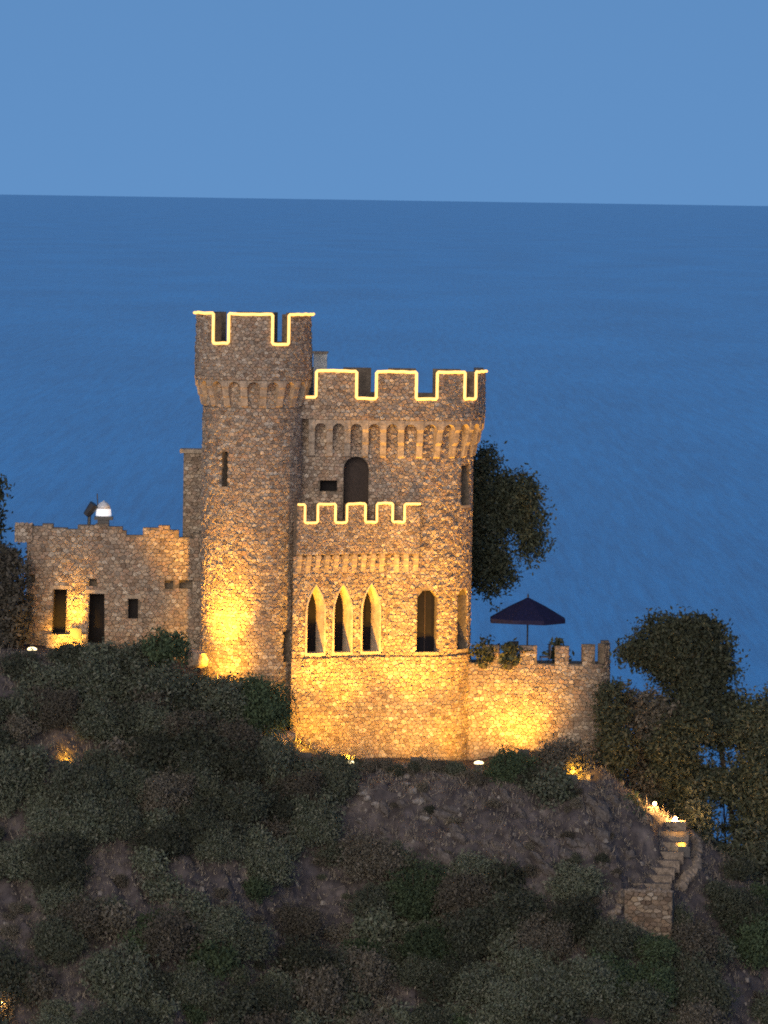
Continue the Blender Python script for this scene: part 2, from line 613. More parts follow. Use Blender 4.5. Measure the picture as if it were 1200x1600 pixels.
def ground(x, y):
    x = np.asarray(x, float); y = np.asarray(y, float)
    hc = np.interp(x, CX, CZ)
    t = np.maximum(0, -4 - y)
    front = hc - .50 * np.minimum(t, 3) - .86 * np.maximum(t - 3, 0)
    back0 = np.interp(x, [10, 14, 30], [14.0, 5.0, 0.0])
    bk = hc + .02 * np.maximum(0, y + 4) - .95 * np.maximum(0, y - back0)
    h = np.where(y < -4, front, bk)
    rough = 1.3 * vnoise(x * .22, y * .22, 1) + .7 * vnoise(x * .6, y * .6, 2) + .35 * vnoise(x * 1.5, y * 1.5, 3) + .16 * vnoise(x * 3.7, y * 3.7, 4)
    rough = rough + .55 * (.5 - np.abs(vnoise((x + .5 * y) * .8, (y - .3 * x) * .35, 6)) * 2) + .22 * (.5 - np.abs(vnoise((x + .4 * y) * 2.3, y * 1.1, 7)) * 2)
    amt = np.clip((-3.2 - y) / 3, 0.06, 1)
    return np.maximum(h + rough * amt, -4.0)


def terrain():
    xs = np.concatenate([np.linspace(-70, -24, 24), np.linspace(-23.8, 23.8, 240), np.linspace(24, 80, 28)])
    ys = np.concatenate([np.linspace(-75, -27, 24), np.linspace(-26.8, -3, 120), np.linspace(-2.5, 60, 64)])
    gx, gy = np.meshgrid(xs, ys)
    gz = ground(gx, gy)
    nx, ny = len(xs), len(ys)
    v = np.stack([gx, gy, gz], -1).reshape(-1, 3)
    idx = np.arange(nx * ny).reshape(ny, nx)
    f = np.stack([idx[:-1, :-1], idx[:-1, 1:], idx[1:, 1:], idx[1:, :-1]], -1).reshape(-1, 4)
    me = bpy.data.meshes.new('hillside')
    me.from_pydata(v.tolist(), [], f.tolist())
    me.materials.append(MATS['soil'])
    o = bpy.data.objects.new('hillside', me); C.objects.link(o)
    tag(o, kind='structure')


terrain()


def hit(px, py):
    """First point of the hillside met by the sight line through a pixel, or None."""
    d = MROT @ Vector(((px - 600) / FPX, -(py - 800) / FPX, -1.0))
    d /= d.y
    for y in np.arange(-60, 14, .25):
        p = CAM + d * (y - CAM.y)
        if p.z <= float(ground(p.x, y)):
            return Vector((p.x, y, float(ground(p.x, y))))
    return None


def hit_(px, py):
    return hit(px, py) or W(px, py, -4.5)


def gz(x, y): return float(ground(x, y))


# ================================================================== round tower
TCX, TCY, TR = X(393, 780), 0.0, 77 / 30.0
zt = lambda py, px=396: Z(px, py)
tower = thing('round_tower', (TCX, TCY, zt(1110)), 'tall round stone tower with glowing battlements rising left of the keep', 'tower')
A110 = R(115)
tpath = line_arc([('A', TCX, TCY, TR, -A110, A110)], R(5))
tfull = line_arc([('A', TCX, TCY, TR, -math.pi, math.pi)], R(6))
tx = lambda px, py: (math.asin(max(-1, min(1, (X(px, py) - TCX) / TR))) + A110) * TR
body = MB().lathe((TCX, TCY, 0), [(TR, zt(1110)), (TR, zt(590))], 60).build('wall', 'mortar', tower)
slit_a = arch_poly(tx(353, 730), .34, Z(353, 757), Z(353, 703), 'rect')
slit_b = arch_poly(tx(449, 1005), .55, Z(449, 1030), Z(449, 983), 'rect')
carve(body, [prism_on(tpath, p, -.6, .5) for p in (slit_a, slit_b)])
for p in (slit_a, slit_b):
    prism_on(tpath, [(a, b) for a, b in p], -.58, -.5).build('shade_sheet', 'opening_shade', tower)  # no glass: dark sheet closing the slit, its shade put into the colour
TP = 90 / 30.0
PO = TP - TR                                             # overhang of the parapet
z_m, z_c, z_p, z_k = zt(489), zt(535), zt(592), zt(634)
MB().lathe((TCX, TCY, 0), [(TP - .55, z_c - .9), (TP - .55, z_c - .85)], 40).build('roof_slab', 'cut_stone', tower)
wall_block(tfull, 0, tfull.L, PO - .5, PO, z_p, z_c, step=.3).build('parapet', 'mortar', tower)
ptow = tpath.off(PO)
msk = []
led_t = []
kk = ptow.L / (2 * A110)
edges_deg = [(-83.3 + 60 * k, -83.3 + 60 * k + 42.5) for k in range(6)]       # merlons every sixty degrees
for a0, a1 in edges_deg:
    a0r, a1r = R(a0), R(a1)
    f0 = (a0r + math.pi) * TR; f1 = (a1r + math.pi) * TR
    mp = line_arc([('A', TCX, TCY, TP, a0r, a1r)], R(5))
    wall_block(mp, 0, mp.L, -.5, 0, z_c, z_m, step=.3).build('merlon', 'mortar', tower)
gaps = [[(-.5, z_c), ((R(-83.3) + A110) * TP, z_c), ((R(-83.3) + A110) * TP, z_m + .5), (-.5, z_m + .5)]]
for k in range(5):
    g0, g1 = edges_deg[k][1], edges_deg[k + 1][0]
    if g0 > 112: continue
    s0, s1 = (R(g0) + A110) * TP, (R(g1) + A110) * TP
    gaps.append([(s0, z_c), (s1, z_c), (s1, z_m + .5), (s0, z_m + .5)])
mas = Masonry()
mas.face(tpath, 0, tpath.L, zt(1110), z_k - .05, holes=[slit_a, slit_b], vis=lambda s, z: z > zt(1062) and z < zt(800))
mas.face(tpath, 0, tpath.L, z_k - .05, z_p, vis=lambda s, z: False)
mas.face(ptow, 0, ptow.L, z_p, z_m, holes=gaps, cw=.24, ch=.175)
mas.build(tower)
cs = [(R(-8 + 20 * k) + A110) * TR for k in range(-5, 7)]
for s_ in cs:
    if 0 < s_ < tpath.L: corbel(tpath, s_, .36, z_k, z_p - .01, PO - .02, .05).build('corbel', 'cut_stone', tower)
arch_course(tpath, [c for c in cs if 0 < c < tpath.L], .36, z_p - .34, z_p - .012, PO - .3, PO - .03).build('arch_course', 'cut_stone', tower)
# rope light over the three merlons that face the bay
sA = lambda d: (R(d) + A110) * TP
pl = [(sA(-80), z_m), (sA(edges_deg[0][1]), z_m), (sA(edges_deg[0][1]), z_c), (sA(edges_deg[1][0]), z_c), (sA(edges_deg[1][0]), z_m),
      (sA(edges_deg[1][1]), z_m), (sA(edges_deg[1][1]), z_c), (sA(edges_deg[2][0]), z_c), (sA(edges_deg[2][0]), z_m), (sA(84), z_m)]
tag(rope(ptow, pl, .13).build('rope_light', 'rope_light'), 'glowing yellow rope light outlining the battlements of the round tower', 'light strip', 'rope lights along the battlements')

# ================================================================== keep
KX0, KXF = X(466, 800), X(640, 800)
KR = 98 / 30.0
KB = 1215                                                # base row, below the ground
z0k = Z(600, 1225)
keep = thing('castle_keep', (X(600, 1200), 2, z0k), 'broad stone keep with rounded corner, balcony and three pointed arches beside the tower', 'castle')
kpath = line_arc([('L', KX0, 0, KXF, 0), ('A', KXF, KR, KR, 0, math.pi / 2), ('L', KXF + KR, KR, KXF + KR, 9)])
pts = [kpath.at(t)[:2] for t in kpath.s]
plan = pts + [(KX0, 9)]
kz = lambda py, px=600: Z(px, py)
zp_t, zp_c, zp_b, zk_b = kz(580), kz(622), kz(656), kz(716)
kbody = MB().prism([(x, y, z0k) for x, y in plan], [(x, y, zp_b - .001) for x, y in plan]).build('wall', 'mortar', keep)


def kx(px, py): return kpath.s_at_x(X(px, py))


def kphi(deg): return (KXF - KX0) + KR * R(deg)


# pointed-arch bay
BA = (X(457, 960, -2.6), -2.6); BB = (X(604, 960), 0.06)
bpath = line_arc([('L', *BA, *BB)])
zb_t = kz(867)
bz0 = z0k
arches = []
for pxc in (493, 535, 579):
    sc_ = bpath.s_at_x(X(pxc, 960, -1.5))
    arches.append(arch_poly(sc_, 1.16, kz(1021), kz(910), 'pointed'))
door_b = arch_poly(kx(556, 750), 1.3, kz(812), kz(714), 'round')
niche_b = arch_poly(kx(513, 760), .9, kz(769), kz(752), 'rect')
win_a = arch_poly(kphi(17.8), 1.08, kz(1018), kz(922), 'cut')
win_b = arch_poly(kphi(62), 1.05, kz(1016), kz(922), 'cut')
win_c = arch_poly(kphi(64), 1.0, kz(790), kz(728), 'rect')
kholes = [door_b, niche_b, win_a, win_b, win_c]
carve(kbody, [prism_on(kpath, p, -.75, 1.0) for p in kholes] + [prism_on(bpath, p, -1.0, .1) for p in arches])
prism_on(kpath, door_b, -.73, -.62).build('door', 'dark_wood', keep)
prism_on(kpath, niche_b, -.73, -.62).build('shade_sheet', 'opening_shade', keep)
for p in (win_a, win_b, win_c):
    dp = .25 if p is win_a else 0
    wp = prism_on(kpath, p, -.73 + dp, -.66 + dp).build('shade_sheet', 'opening_shade', keep)  # dark backing sheet painted as the unlit room, not glazing
    c = sum(q[0] for q in p) / len(p); zz = [q[1] for q in p]
    fr = wall_block(kpath, c - .03, c + .03, -.66 + dp, -.62 + dp, min(zz), max(zz))
    fr.build('window_bar', 'dark_wood', wp)
bbody = MB().prism([(BA[0], BA[1], bz0), (BB[0], BB[1], bz0), (BB[0], 1.5, bz0), (BA[0], 1.5, bz0)],
                   [(BA[0], BA[1], zb_t), (BB[0], BB[1], zb_t), (BB[0], 1.5, zb_t), (BA[0], 1.5, zb_t)]).build('bay_wall', 'mortar', keep)
carve(bbody, [prism_on(bpath, p, -1.0, 1.0) for p in arches])
for p in arches:
    prism_on(bpath, p, -.98, -.885).build('shade_sheet', 'opening_shade', keep)
    # dressed lining of the opening: a thin plastered ring that runs back through the wall
    c = sum(q[0] for q in p) / len(p); cz_ = sum(q[1] for q in p) / len(p)
    k1 = 1 - .07 / .5
    sx = lambda q, k: (c + (q[0] - c) * k, cz_ + (q[1] - cz_) * (1 - (1 - k) * .35))
    px_, py_, _ = bpath.at(c); nx_, ny_ = bpath.nor(c); tx_, ty_ = -ny_, nx_
    g_ = lambda q, o: (px_ + tx_ * (q[0] - c) + nx_ * o, py_ + ty_ * (q[0] - c) + ny_ * o, q[1])
    n_ = len(p)
    vs = []
    for q in p: vs += [g_(sx(q, 1.03), -.88), g_(sx(q, 1.03), .06), g_(sx(q, k1), .06), g_(sx(q, k1), -.88)]
    fs = [(4 * i_ + e, 4 * ((i_ + 1) % n_) + e, 4 * ((i_ + 1) % n_) + (e + 1) % 4, 4 * i_ + (e + 1) % 4) for i_ in range(n_) for e in range(4)]
    MB().add(vs, fs).build('window_surround', 'plaster', keep)
# balcony
bal = line_arc([('L', X(464, 800, -2.8), -2.84, X(600, 800, -.4), -.36), ('L', X(600, 800, -.4), -.36, X(657, 800, -.3), -.36)])
zl_t, zl_c, zl_b, zl_k = kz(785, 560), kz(814, 560), kz(864, 560), kz(906, 560)
bp_plan = [bal.at(t, -.02)[:2] for t in bal.s]
fl = bp_plan + [(bp_plan[-1][0], .35), (bp_plan[0][0], .35)]
MB().prism([(x, y, zl_b) for x, y in fl], [(x, y, zl_b + .25) for x, y in fl]).build('balcony_floor', 'cut_stone', keep)
wall_block(bal, 0, bal.L, -.32, 0, zl_b - .01, zl_c).build('balcony_parapet', 'mortar', keep)
wall_block(line_arc([('L', bp_plan[-1][0], bp_plan[-1][1] + .31, bp_plan[-1][0] + .001, .3)]), 0, .3, -.3, 0, zl_b - .01, zl_c).build('balcony_return', 'mortar', keep)
bmer = [(464, 475), (495, 523), (541, 570), (588, 613), (632, 656)]
bs = lambda px: bal.s_at_x(X(px, 800, -2.8 + 2.44 * min(1, (px - 464) / 136)))
bgaps, bl = [], []
for i, (a, b) in enumerate(bmer):
    sa, sb = bs(a), bs(b)
    if i == 0: sa = 0
    if i == 4: sb = bal.L
    wall_block(bal, sa, sb, -.30, -.01, zl_c, zl_t).build('balcony_merlon', 'mortar', keep)
    bl += ([(sa, zl_c)] if i else []) + [(sa, zl_t), (sb, zl_t)] + ([(sb, zl_c)] if i < 4 else [])
    if i < 4:
        sn = bs(bmer[i + 1][0])
        bgaps.append([(sb, zl_c), (sn, zl_c), (sn, zl_t + .3), (sb, zl_t + .3)])
for k in range(13):
    s_ = .3 + k * (bal.L - .55) / 12
    dep = .30 if s_ < bs(600) else .34
    corbel(bpath if s_ < bpath.L - .2 else kpath, s_ if s_ < bpath.L - .2 else kx(464 + (s_ / bal.L) * 192, 880), .26, zl_k + .42, zl_b - .02, dep * .7).build('balcony_corbel', 'cut_stone', keep)
tag(rope(bal, bl, .12, .06).build('rope_light', 'rope_light'), 'glowing yellow rope light along the small balcony battlements of the keep', 'light strip', 'rope lights along the battlements')
for p, ph in ((win_a, kpath), (win_b, kpath), (win_c, kpath), (slit_a, tpath), (slit_b, tpath)):
    a_ = min(q[0] for q in p) - .10; b_ = max(q[0] for q in p) + .10; z_ = min(q[1] for q in p)
    wall_block(ph, a_, b_, -.2, .12, z_ - .16, z_ - .005, step=.2).build('window_sill', 'cut_stone', keep if ph is kpath else tower)
# plinth
ppath = line_arc([('L', BA[0] - .03, BA[1] - .05, BB[0], -.05), ('L', BB[0], -.05, KXF, -.05), ('A', KXF, KR, KR + .05, 0, math.pi / 2), ('L', KXF + KR + .05, KR, KXF + KR + .05, 8)])
zpl = kz(1025)
pp = [ppath.at(t)[:2] for t in ppath.s] + [(BA[0] - .05, 8)]
MB().prism([(x, y, z0k - .5) for x, y in pp], [(x, y, zpl) for x, y in pp]).build('plinth', 'mortar', keep)
# upper parapet
OV = .60
kp2 = kpath.off(OV)
wall_block(kpath, 0, kpath.L, -.05, OV, zp_b, zp_c).build('parapet', 'mortar', keep)
kq = lambda px, py=600: kp2.s_at_x(X(px, py))
kph2 = lambda deg: (KXF - KX0) + (KR + OV) * R(deg)
mer = [(kq(494), kq(557)), (kq(588), kq(650)), (kph2(19.5), kph2(44.5)), (kph2(58), kph2(84)), (kph2(84) + 1.0, kph2(84) + 3.0), (kph2(84) + 4.0, kp2.L)]
for a, b in mer:
    wall_block(kp2, a, b, -.5, 0, zp_c, zp_t).build('merlon', 'mortar', keep)
kg = [[(0, zp_c), (mer[0][0], zp_c), (mer[0][0], zp_t + 1), (0, zp_t + 1)]]
for (a, b), (c, d) in zip(mer, mer[1:]):
    kg.append([(b, zp_c), (c, zp_c), (c, zp_t + 1), (b, zp_t + 1)])
rp = [kpath.at(t, -.06)[:2] for t in kpath.s] + [(KX0, 9)]
MB().prism([(x, y, zp_b) for x, y in rp], [(x, y, zp_b + .2) for x, y in rp]).build('roof_slab', 'cut_stone', keep)
back = line_arc([('L', KXF + KR, 9.2, KX0, 9.2)])
for k in range(4):
    a = .6 + k * 2.4
    wall_block(back, a, a + 1.5, -.4, 0, zp_c, zp_t - .1).build('merlon', 'mortar', keep)
wall_block(back, 0, back.L, -.45, .02, zp_b + .21, zp_c).build('rear_parapet', 'mortar', keep)
kcs = [kx(487, 690) + .93 * k for k in range(19)]
kcs = [c for c in kcs if c < kpath.L - .3]
for c in kcs:
    corbel(kpath, c, .32, zk_b, zp_b - .01, OV - .02, .05).build('corbel', 'cut_stone', keep)
arch_course(kpath, kcs, .32, zp_b - .5, zp_b - .012, OV - .32, OV - .03).build('arch_course', 'cut_stone', keep)
kl = [(kq(478), zp_c), (mer[0][0], zp_c)]
for i in range(3):
    kl += [(mer[i][0], zp_t), (mer[i][1], zp_t), (mer[i][1], zp_c), (mer[i + 1][0], zp_c)]
kl += [(mer[3][0], zp_t), (kph2(82), zp_t)]
tag(rope(kp2, kl, .12).build('rope_light', 'rope_light'), 'glowing yellow rope light outlining the upper battlements of the keep', 'light strip', 'rope lights along the battlements')

mas = Masonry()
mas.face(kpath, 0, kpath.L - 4, zb_t - .1, zp_b, holes=kholes, vis=lambda s, z: s > kx(604, 900) or z > zl_t)
mas.face(kpath, kx(603, 960), kpath.L - 4, zpl + .02, zb_t - .1, holes=kholes)
mas.face(bpath, 0, bpath.L, zpl + .02, zb_t, holes=arches)
mas.face(ppath, 0, ppath.L - 4, z0k, zpl, cw=.27, ch=.2)
mas.face(kp2, 0, kp2.L - 4, zp_b, zp_t, holes=kg, vis=lambda s, z: False)
mas.face(bal, 0, bal.L, zl_b, zl_t, holes=bgaps, cw=.23, ch=.17, vis=lambda s, z: False, h=(.015, .05))
mas.build(keep)

# rooftop block behind the first merlon
rb = thing('rooftop_hut', (X(502, 570, 5), 5, zp_b + .2), 'small pale block on the keep roof between tower and first merlon', 'hut')
hb = MB().box(X(490, 560, 5), X(511, 560, 5), 4.6, 5.6, zp_b + .2, Z(500, 552, 5)); hb.build('wall', 'pale_paint', rb)
MB().box(X(488, 560, 5), X(513, 560, 5), 4.5, 5.7, Z(500, 552, 5), Z(500, 549, 5)).build('roof', 'cut_stone', rb)

# ================================================================== terrace wall right of the keep
TY = 2.4
TX0, TX1 = X(729, 1100, TY), X(953, 1100, TY)
TRD = 1.7
terr = thing('terrace_wall', (X(840, 1190, TY), TY, Z(840, 1230, TY)), 'low round-ended stone terrace wall with plain merlons right of the keep', 'wall')
tp = line_arc([('L', TX0, TY, TX1 - TRD, TY), ('A', TX1 - TRD, TY + TRD, TRD, 0, math.pi / 2), ('L', TX1, TY + TRD, TX1, TY + 6)])
tz = lambda py, px=840: Z(px, py, TY)
t_m, t_c, t_f, t_0 = tz(1009), tz(1037), tz(1046), tz(1240)
pl = [tp.at(t)[:2] for t in tp.s] + [(TX0, TY + 6)]
MB().prism([(x, y, t_0) for x, y in pl], [(x, y, t_f) for x, y in pl]).build('wall', 'mortar', terr)
wall_block(tp, 0, tp.L, -.45, 0.001, t_f, t_c).build('parapet', 'mortar', terr)
tsx = lambda px: tp.s_at_x(X(px, 1020, TY))
tm = [(tsx(755), tsx(780)), (tsx(811), tsx(839)), (tsx(867), tsx(889)), (tsx(910), tsx(930)), (tsx(930) + .7, tsx(930) + 1.6), (tsx(930) + 2.5, tsx(930) + 3.4)]
tg = [[(0, t_c), (tm[0][0], t_c), (tm[0][0], t_m + .5), (0, t_m + .5)]]
for i, (a, b) in enumerate(tm):
    wall_block(tp, a, b, -.42, 0, t_c, t_m + (.0 if i < 3 else .1)).build('merlon', 'mortar', terr)
    c = tm[i + 1][0] if i + 1 < len(tm) else tp.L
    tg.append([(b, t_c), (c, t_c), (c, t_m + .5), (b, t_m + .5)])
mas = Masonry()
mas.face(tp, 0, tp.L - 2, t_0 + .3, t_m, holes=tg, cw=.27, ch=.2)
mas.build(terr)

# ================================================================== annex left of the tower
AY = 2.2
az = lambda py, px=180: Z(px, py, AY)
ax = lambda px, py=930: X(px, py, AY)
annex = thing('castle_annex', (ax(180), AY, az(1060)), 'low ruined stone annex with two dark doorways left of the round tower', 'building')
apath = line_arc([('L', ax(41), AY, ax(332), AY)])
asx = lambda px, py=930: apath.s_at_x(X(px, py, AY))
a0, atop = az(1065), az(816)
ab = MB().box(ax(41), ax(332), AY, AY + 5, a0, az(856)).build('wall', 'mortar', annex)
d1 = [(asx(82), az(992)), (asx(103), az(992)), (asx(104), az(922)), (asx(84), az(922))]
d2 = [(asx(138), az(1008)), (asx(164), az(1008)), (asx(163), az(928)), (asx(140), az(928))]
w1 = arch_poly(asx(208), .52, az(966), az(935), 'rect')
holes_small = [arch_poly(asx(p), w_, az(b), az(t), 'rect') for p, w_, t, b in
               ((264, .45, 906, 919), (290, .7, 905, 918), (49, .35, 900, 912), (48, .3, 930, 942), (145, .4, 905, 916))]
carve(ab, [prism_on(apath, p, -1.2, .6) for p in (d1, d2)] + [prism_on(apath, p, -.5, .6) for p in [w1] + holes_small])
for p in (d1, d2):
    prism_on(apath, p, -1.19, -1.1).build('doorway', 'opening_shade', annex)  # flat sheet at the back, darkness of the inside put into its colour
prism_on(apath, w1, -.49, -.42).build('shade_sheet', 'opening_shade', annex)
# ragged parapet of the annex: raised stretches with gaps
amer = []
pxa = 41
for wd_, top in ((24, 824), (17, 820), (22, 826), (16, 828), (28, 821), (20, 819), (22, 823), (6, 829), (26, 836), (24, 824), (18, 820), (14, 827), (22, 838), (16, 831), (18, 824)):
    amer.append((pxa, pxa + wd_, top)); pxa += wd_
agap = []
for i, (p0, p1, top) in enumerate(amer):
    wall_block(apath, asx(p0), asx(p1), -.6, 0, az(856), az(top)).build('parapet_stone', 'mortar', annex)
for p0, p1, top in amer:
    agap.append([(asx(p0), az(top)), (asx(p1), az(top)), (asx(p1), atop + 1), (asx(p0), atop + 1)])
mas = Masonry()
mas.face(apath, 0, apath.L, a0, atop, holes=[d1, d2, w1] + holes_small + agap, cw=.28, ch=.2, vis=lambda s, z: z > az(1020))
mas.build(annex)
# projecting corner block and the low lit wall before the doorways
cpath = line_arc([('L', ax(22), AY - .12, ax(50), AY - .12)])
wall_block(cpath, 0, cpath.L, -1.2, 0, az(848), az(822)).build('corner_turret', 'mortar', annex)
mc = Masonry(); mc.face(cpath, 0, cpath.L, az(850), az(818)); mc.build(annex)
for p_ in (d1, d2, w1):
    a_ = p_[0][0] - .15; b_ = p_[1][0] + .15; z_ = max(q[1] for q in p_)
    wall_block(apath, a_, b_, -.25, .09, z_ + .005, z_ + .2).build('lintel', 'cut_stone', annex)
lw = thing('low_wall', (ax(104), 1.2, az(1040)), 'low yellow-lit stone wall at the foot of the annex doorways', 'wall')
lpath = line_arc([('L', X(72, 1000, 1.2), 1.2, X(137, 1000, 1.2), 1.2)])
wall_block(lpath, 0, lpath.L, -.4, 0, az(1045), Z(104, 993, 1.2)).build('wall', 'mortar', lw)
m2 = Masonry(); m2.face(lpath, 0, lpath.L, az(1040), Z(104, 991, 1.2), cw=.34, ch=.26); m2.build(lw)

# pier behind the tower's left side
pier = thing('stone_pier', (X(300, 850, 4), 4, Z(300, 860, 4)), 'narrow stone pier rising behind the left flank of the tower', 'pier')
MB().box(X(286, 780, 4), X(325, 780, 4), 4, 5.3, Z(300, 905, 4), Z(300, 708, 4)).build('shaft', 'mortar', pier)
MB().box(X(281, 705, 4), X(325, 705, 4), 3.9, 5.4, Z(300, 708, 4), Z(300, 702, 4)).build('cap', 'cut_stone', pier)
pth = line_arc([('L', X(286, 780, 4), 4, X(325, 780, 4), 4)])
m2 = Masonry(); m2.face(pth, 0, pth.L, Z(300, 860, 4), Z(300, 709, 4)); m2.build(pier)

# lamp and lantern on the annex roof
lz = az(818)
lan = thing('roof_lantern', (ax(160), AY + .5, az(822)), 'bright white box lantern on a dark stand on the annex roof', 'lantern')
lc = (X(161, 800, AY), AY + .6, Z(161, 807, AY))
MB().lathe(lc, [(.40, 0), (.41, .05), (.38, .35), (.33, .40)], 14).build('lamp_globe', 'white_lamp', lan)
MB().lathe((lc[0], lc[1], lc[2] + .38), [(.37, 0), (.33, .16), (.22, .30), (.06, .38), (.02, .44)], 14).build('dome', 'silver', lan, smooth=True)
MB().box(X(147, 800, AY), X(176, 800, AY), AY + .25, AY + .95, Z(160, 813, AY), Z(160, 808, AY)).build('tray', 'dark_metal', lan)
MB().box(X(152, 800, AY), X(170, 800, AY), AY + .35, AY + .85, az(823), Z(160, 813, AY)).build('stand', 'dark_metal', lan)
MB().tube([(X(152, 800, AY), AY + .6, Z(160, 795, AY)), (X(151, 770, AY), AY + .6, Z(151, 772, AY))], .03).build('mast', 'dark_metal', lan)
sp = thing('covered_telescope', (ax(137), AY + .5, az(823)), 'dark hooded telescope on a stand beside the white roof lantern', 'telescope')
MB().tube([(X(134, 815, AY), AY + .6, Z(134, 806, AY)), (X(147, 800, AY), AY + .5, Z(147, 789, AY))], .20, 8, .28).build('hood', 'dark_metal', sp)
MB().tube([(X(138, 815, AY), AY + .6, az(824)), (X(139, 800, AY), AY + .6, Z(139, 802, AY))], .09, 6).build('stand', 'dark_metal', sp)

# ================================================================== terrace furniture
fz = t_f
ux, uy = X(824, 1000, 3.6), 3.6
um = thing('patio_umbrella', (ux, uy, fz), 'dark patio umbrella open over the terrace behind the merlons', 'umbrella')
za, ze, zv = Z(826, 933, uy), Z(826, 966, uy), Z(826, 973, uy)
UR = 2.03
ring = [(ux + UR * math.sin(R(22.5 + 45 * k)) / math.cos(R(22.5)) * .97, uy - UR * math.cos(R(22.5 + 45 * k)) * .97) for k in range(8)]
cn = MB()
apex = (ux, uy, za)
mid = [(ux + (x - ux) * .5, uy + (y - uy) * .5, za + (ze - za) * .46) for x, y in ring]
vs = [apex] + mid + [(x, y, ze) for x, y in ring] + [(x, y, zv + (.04 if k % 2 else 0)) for k, (x, y) in enumerate(ring)] + \
     [(ux, uy, za - .06)] + [(ux + (x - ux) * .98, uy + (y - uy) * .98, ze - .05) for x, y in ring]
fs = []
for k in range(8):
    j = (k + 1) % 8
    fs += [(0, 1 + k, 1 + j), (1 + k, 9 + k, 9 + j, 1 + j), (9 + k, 17 + k, 17 + j, 9 + j), (25, 26 + j, 26 + k), (17 + k, 26 + k, 26 + j, 17 + j)]
cn.add(vs, fs).build('canopy', 'umbrella_cloth', um)
MB().tube([(ux, uy, fz), (ux, uy, za - .1)], .045, 8).build('pole', 'dark_metal', um)
MB().lathe((ux, uy, za), [(.06, 0), (.05, .1), (.01, .2)], 8).build('finial', 'dark_metal', um)
MB().lathe((ux, uy, fz), [(.45, 0), (.45, .08), (.1, .14)], 12).build('base', 'dark_metal', um)
for k in range(8):
    x, y = ring[k]
    MB().tube([(ux, uy, za - .12), (ux + (x - ux) * .96, uy + (y - uy) * .96, ze - .02)], .018, 4).build('rib', 'dark_metal', um)
tb = thing('terrace_table', (ux - .2, uy - .9, fz), 'small dark round table under the patio umbrella', 'table')
MB().lathe((ux - .2, uy - .9, fz + .98), [(.62, 0), (.62, .04)], 16).build('tabletop', 'dark_metal', tb)
MB().tube([(ux - .2, uy - .9, fz), (ux - .2, uy - .9, fz + .98)], .05, 8).build('pedestal', 'dark_metal', tb)


def chair(x, y, rz, label):
    c = thing('terrace_chair', (0, 0, 0), label, 'chair', 'dark chairs on the terrace')
    MB().box(-.25, .25, -.25, .25, .62, .68).build('seat', 'dark_metal', c)
    MB().box(-.25, .25, .22, .27, .70, 1.32).build('backrest', 'dark_metal', c)
    for sx in (-.22, .22):
        for sy in (-.22, .22):
            MB().tube([(sx, sy, 0), (sx, sy, .62)], .022, 5).build('leg', 'dark_metal', c)
    c.location = (x, y, fz); c.rotation_euler = (0, 0, rz)


chair(X(786, 1000, 2.6), 2.6, R(75), 'dark high-backed chair left of the umbrella pole behind the terrace merlons')
chair(X(852, 1000, 2.7), 2.7, R(-80), 'dark high-backed chair right of the umbrella pole behind the terrace merlons')
chair(X(806, 1000, 4.2), 4.2, R(20), 'dark high-backed chair farthest back under the patio umbrella')


# ================================================================== foliage
def leaf_mesh(name, blobs, per_m2, leaf, material, clump=.28, seed=0, fill=.35):
    """Leaf-sized faces in clumps through ellipsoids (cx,cy,cz,rx,ry,rz)."""
    g = np.random.default_rng(seed)
    P = []
    for cx, cy, cz, rx, ry, rz in blobs:
        area = 4 * math.pi * ((rx * ry) ** 1.6 / 3 + (rx * rz) ** 1.6 / 3 + (ry * rz) ** 1.6 / 3) ** (1 / 1.6)
        nc = max(6, int(area * per_m2 / 24))
        d = g.normal(size=(nc, 3)); d /= np.linalg.norm(d, axis=1)[:, None]
        bump = 1 + .17 * np.sin(d[:, 0] * 4.1 + seed) * np.sin(d[:, 2] * 5.3 + seed * 2) + .10 * np.sin(d[:, 1] * 7 + d[:, 0] * 8 + seed)
        r = np.where(g.random(nc) < fill, g.random(nc) ** .5, g.normal(.94, .15, nc)) * bump
        c = np.array([cx, cy, cz]) + d * r[:, None] * np.array([rx, ry, rz])
        q = np.repeat(c, 24, axis=0) + g.normal(scale=clump, size=(nc * 24, 3)) * np.repeat(g.uniform(.6, 1.5, nc), 24)[:, None] * np.array([1, 1, .75])
        P.append(q)
    P = np.concatenate(P)
    n = len(P)
    u = g.normal(size=(n, 3)); u /= np.linalg.norm(u, axis=1)[:, None]
    v = np.cross(u, g.normal(size=(n, 3))); v /= np.linalg.norm(v, axis=1)[:, None]
    L = leaf * g.uniform(.6, 1.4, (n, 1)); B = L * .45
    V = np.stack([P - u * L, P - v * B, P + u * L, P + v * B], 1).reshape(-1, 3)
    me = bpy.data.meshes.new(name)
    me.vertices.add(len(V)); me.vertices.foreach_set('co', V.ravel())
    me.loops.add(4 * n); me.loops.foreach_set('vertex_index', np.arange(4 * n))
    me.polygons.add(n); me.polygons.foreach_set('loop_start', np.arange(0, 4 * n, 4))
    me.polygons.foreach_set('loop_total', np.full(n, 4))
    me.update(); me.validate()
    me.materials.append(MATS[material])
    return me


def stems_mesh(name, r, seed):
    g = random.Random(seed)
    mb = MB()
    for k in range(5):
        a = g.uniform(0, 6.28); q = r * g.uniform(.3, .7)
        mb.tube([(0, 0, -.5), (math.cos(a) * q * .4, math.sin(a) * q * .4, r * .5), (math.cos(a) * q, math.sin(a) * q, r * 1.2)], .05, 5, .015)
    me = bpy.data.meshes.new(name); me.from_pydata(mb.v, [], mb.f); me.materials.append(MATS['bark'])
    return me


